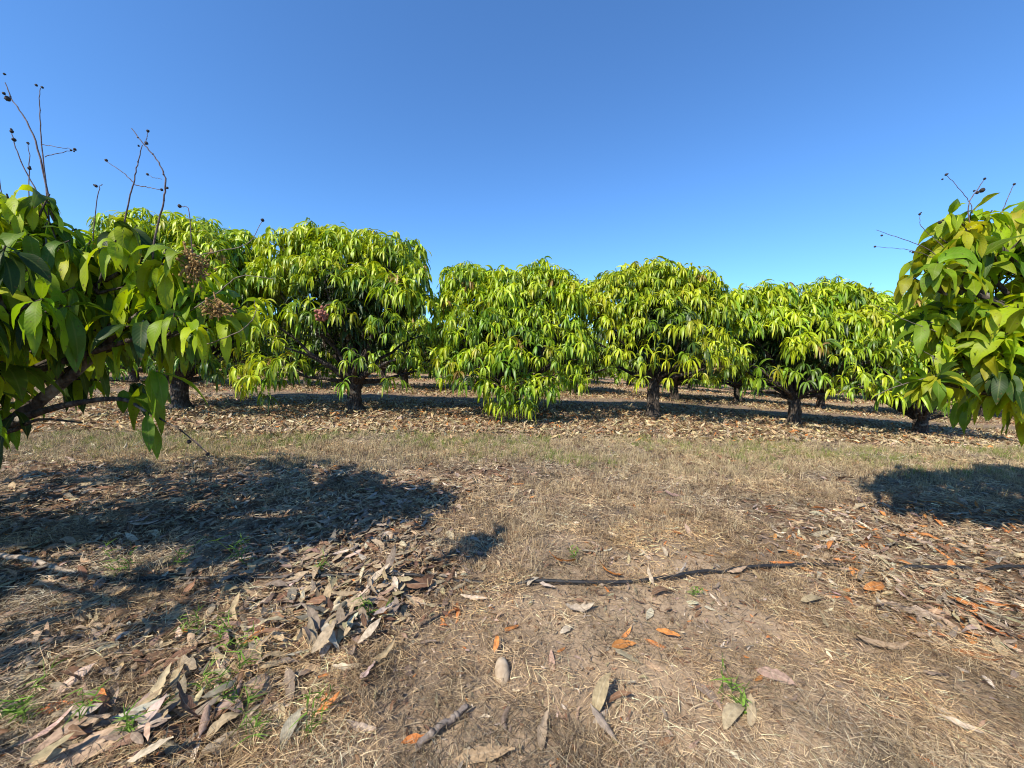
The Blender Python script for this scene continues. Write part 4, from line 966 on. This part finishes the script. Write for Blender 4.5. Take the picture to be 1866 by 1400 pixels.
for (x, y, h, lb) in WEED:
    h *= 1.3; g = Geo(); k = 16; rw = np.random.default_rng(int((x + 9) * 1000 + y * 77))
    for st in range(4):
        b = np.array([rw.normal(0, 0.015), rw.normal(0, 0.015), 0]); tip = b + np.array([rw.normal(0, 0.3) * h, rw.normal(0, 0.3) * h, h * (0.7 + 0.4 * rw.random())])
        Q = bez(b, (b + tip) / 2 + np.array([0, 0, h * 0.1]), tip, 6)
        V, F = tube(Q, np.linspace(0.0014, 0.0008, 6), 4); g.add(V, F, np.array([0.12, 0.19, 0.04]))
        P = Q[rw.integers(1, 6, 9)]; az = rw.random(9) * 6.28; el = rw.random(9) * 1.1
        D = np.stack([np.cos(az) * np.cos(el), np.sin(az) * np.cos(el), np.sin(el)], -1)
        g.add(*blades(P, D, h * (0.3 + 0.3 * rw.random(9)), np.full(9, 0.0055), 0.6, np.array([[0.17, 0.29, 0.04]]) * (1 + rw.normal(0, 0.2, (9, 1))), rw, 3))
    o = obj('seedling', g.data('seedling', M_GREEN), None, (x, y, float(terrain(x, y))))
    tag(o, 'green ' + lb, 'weed', 'green seedlings on the ground')

# ------------------------------------------------------------------ irrigation pipe, sticks, stone
PP = [(-9,2.2),(-6,2.18),(-3.89,2.14),(-2.92,2.12),(-2.47,2.09),(-1.98,2.13),(-1.43,2.17),(-0.93,2.21),(-0.62,2.23),(-0.21,2.24),(0.20,2.21),(0.58,2.20),(0.85,2.23),(1.27,2.35),(1.43,2.38),(1.71,2.43),(2.20,2.45),(2.65,2.42),(2.95,2.43),(3.26,2.46),(3.44,2.47),(4.73,2.51),(8,2.6)]
Q = spline([(a, b, 0) for a, b in PP], 8)
lift = 0.014 - 0.034 * smooth(-0.55, -0.4, Q[:, 0]) * smooth(0.16, 0.05, Q[:, 0]) - 0.03 * smooth(2.2, 2.27, Q[:, 0]) * smooth(2.6, 2.53, Q[:, 0])
Q[:, 2] = terrain(Q[:, 0], Q[:, 1], False) + lift + 0.012 - 0.010 * smooth(-1.0, -1.4, Q[:, 0]) + 0.022 * smooth(2.5, 2.65, Q[:, 0]) - 0.022 * np.exp(-((Q[:, 0] - 1.36) / 0.07) ** 2) - 0.03 * np.exp(-((Q[:, 0] - 3.12) / 0.08) ** 2)
V, F = tube(Q, 0.0112, 10)
o = obj('irrigation_pipe', mesh_data('irrigation_pipe', V, F, M_PIPE)); tag(o, 'black plastic irrigation pipe lying across the ground half buried in litter', 'pipe')

def stick(pts, r0, r1, mat, label, knots=3, seed=0):
    rs = np.random.default_rng(seed); Q = spline(pts, 7); Q[:, 2] += terrain(Q[:, 0], Q[:, 1]) + r0 * 0.8
    Q += rs.normal(0, r0 * 0.12, Q.shape)
    g = Geo(); V, F = tube(Q, np.linspace(r0, r1, len(Q)), 9, 0.2, rs); g.add(V, F)
    for _ in range(knots): g.add(*blob(Q[rs.integers(2, len(Q) - 2)], r0 * 1.15, rs, 5, 7))
    for e, r in ((0, r0), (-1, r1)): g.add(*blob(Q[e], r * 0.98, rs, 5, 8))
    o = obj('fallen_stick', g.data('fallen_stick', mat)); tag(o, label, 'stick', 'sticks lying on the ground'); return o
stick([(-3.5, 2.36, .03), (-2.95, 2.24, .03), (-2.47, 2.12, .015)], 0.016, 0.011, M_STICK, 'thick pale grey stick in the shade pointing at the pipe', seed=1)
stick([(-0.29, 1.235, .005), (-0.22, 1.30, .012), (-0.14, 1.37, .02)], 0.013, 0.010, M_TWIG, 'short brown stick leaning out of the grass at the bottom', seed=2)
stick([(-1.08, 1.93, .02), (-1.28, 1.86, .015), (-1.5, 1.78, .0)], 0.005, 0.003, M_TWIG, 'thin twig across the litter in front of the pipe', seed=3)
stick([(0.99, 2.27, .015), (1.08, 2.32, .03), (1.15, 2.39, .05)], 0.009, 0.005, M_STICK, 'short forked stick end rising behind the bare pipe', seed=4)
stick([(-1.35, 2.66, .01), (-1.55, 2.52, .02), (-1.78, 2.38, .015)], 0.008, 0.004, M_TWIG, 'thin stick lying in the shade behind the pipe', seed=5)
stick([(1.6, 1.98, .008), (1.95, 1.85, .008), (2.2, 1.74, .005)], 0.004, 0.002, M_STICK, 'thin pale twig on the sandy soil before the pipe', seed=6)
stick([(-1.75, 1.55, .02), (-1.55, 1.60, .025), (-1.3, 1.62, .02)], 0.004, 0.002, M_STICK, 'thin twig among the seedlings on the left litter', seed=7)

rs = np.random.default_rng(12)
V, F = blob((0, 0, 0), 1.0, rs, 14, 18)
sgn = nrm(V); V = sgn * (1 + 0.14 * (fbm(sgn[:, 0] * 1.5 + 5, sgn[:, 1] * 1.5 + sgn[:, 2] * 2, 3) - 0.5)[:, None]) * np.array([0.032, 0.062, 0.026])
o = obj('stone', mesh_data('stone', V, F, M_STONE), None, (-0.01, 1.55, float(terrain(-0.01, 1.55)) + 0.022)); o.rotation_euler = (0.35, 0, 0.1)
tag(o, 'pale tan oblong stone half sunk in dead grass', 'stone')

# ------------------------------------------------------------------ light, sky, camera
sdir = Vector((0.66, 0.80, -1.0)).normalized()
sun = bpy.data.lights.new('sun', 'SUN'); sun.energy = 4.7; sun.angle = math.radians(0.53); sun.color = (1.0, 0.92, 0.78)
so = bpy.data.objects.new('sun', sun); COL.objects.link(so); so.rotation_euler = sdir.to_track_quat('-Z', 'Y').to_euler(); so.location = (-20, -25, 30)
w = bpy.data.worlds.new('World'); SC.world = w; w.use_nodes = True
n = w.node_tree.nodes; l = w.node_tree.links; n.clear()
sk = n.new('ShaderNodeTexSky'); sk.sky_type = 'NISHITA'; sk.sun_disc = False
sk.sun_elevation = math.asin(-sdir.z); sk.sun_rotation = math.atan2(-sdir.x, -sdir.y)
sk.altitude = 50; sk.air_density = 1.0; sk.dust_density = 0.0; sk.ozone_density = 10.0
bg = n.new('ShaderNodeBackground'); bg.inputs[1].default_value = 0.15
out = n.new('ShaderNodeOutputWorld'); tn = n.new('ShaderNodeMixRGB'); tn.blend_type = 'MULTIPLY'; tn.inputs[0].default_value = 1; tn.inputs[2].default_value = (0.78, 0.94, 1.0, 1); l.new(sk.outputs[0], tn.inputs[1]); l.new(tn.outputs[0], bg.inputs[0]); l.new(bg.outputs[0], out.inputs[0])

cam = bpy.data.cameras.new('camera'); co = bpy.data.objects.new('camera', cam); COL.objects.link(co)
cam.sensor_fit = 'HORIZONTAL'; cam.sensor_width = 36; cam.lens = 36 * 700 / 1866; cam.clip_start = 0.05; cam.clip_end = 6000
pitch, roll = math.radians(3.92), math.radians(1.5)
f = Vector((0, math.cos(pitch), -math.sin(pitch))); r = Vector((1, 0, 0)); u = r.cross(f)
r2 = math.cos(roll) * r + math.sin(roll) * u; u2 = -math.sin(roll) * r + math.cos(roll) * u
co.matrix_world = Matrix(((r2.x, u2.x, -f.x, 0), (r2.y, u2.y, -f.y, 0), (r2.z, u2.z, -f.z, 1.35), (0, 0, 0, 1)))
SC.camera = co
SC.view_settings.view_transform = 'Standard'; SC.view_settings.look = 'None'; SC.view_settings.exposure = 0.68; SC.view_settings.gamma = 1
SC.render.engine = 'CYCLES'
SC.cycles.max_bounces = 8; SC.cycles.transparent_max_bounces = 8; SC.cycles.transmission_bounces = 6; SC.cycles.diffuse_bounces = 4
SC.cycles.use_denoising = True; SC.cycles.filter_width = 1.1
SC.cycles.sample_clamp_indirect = 4
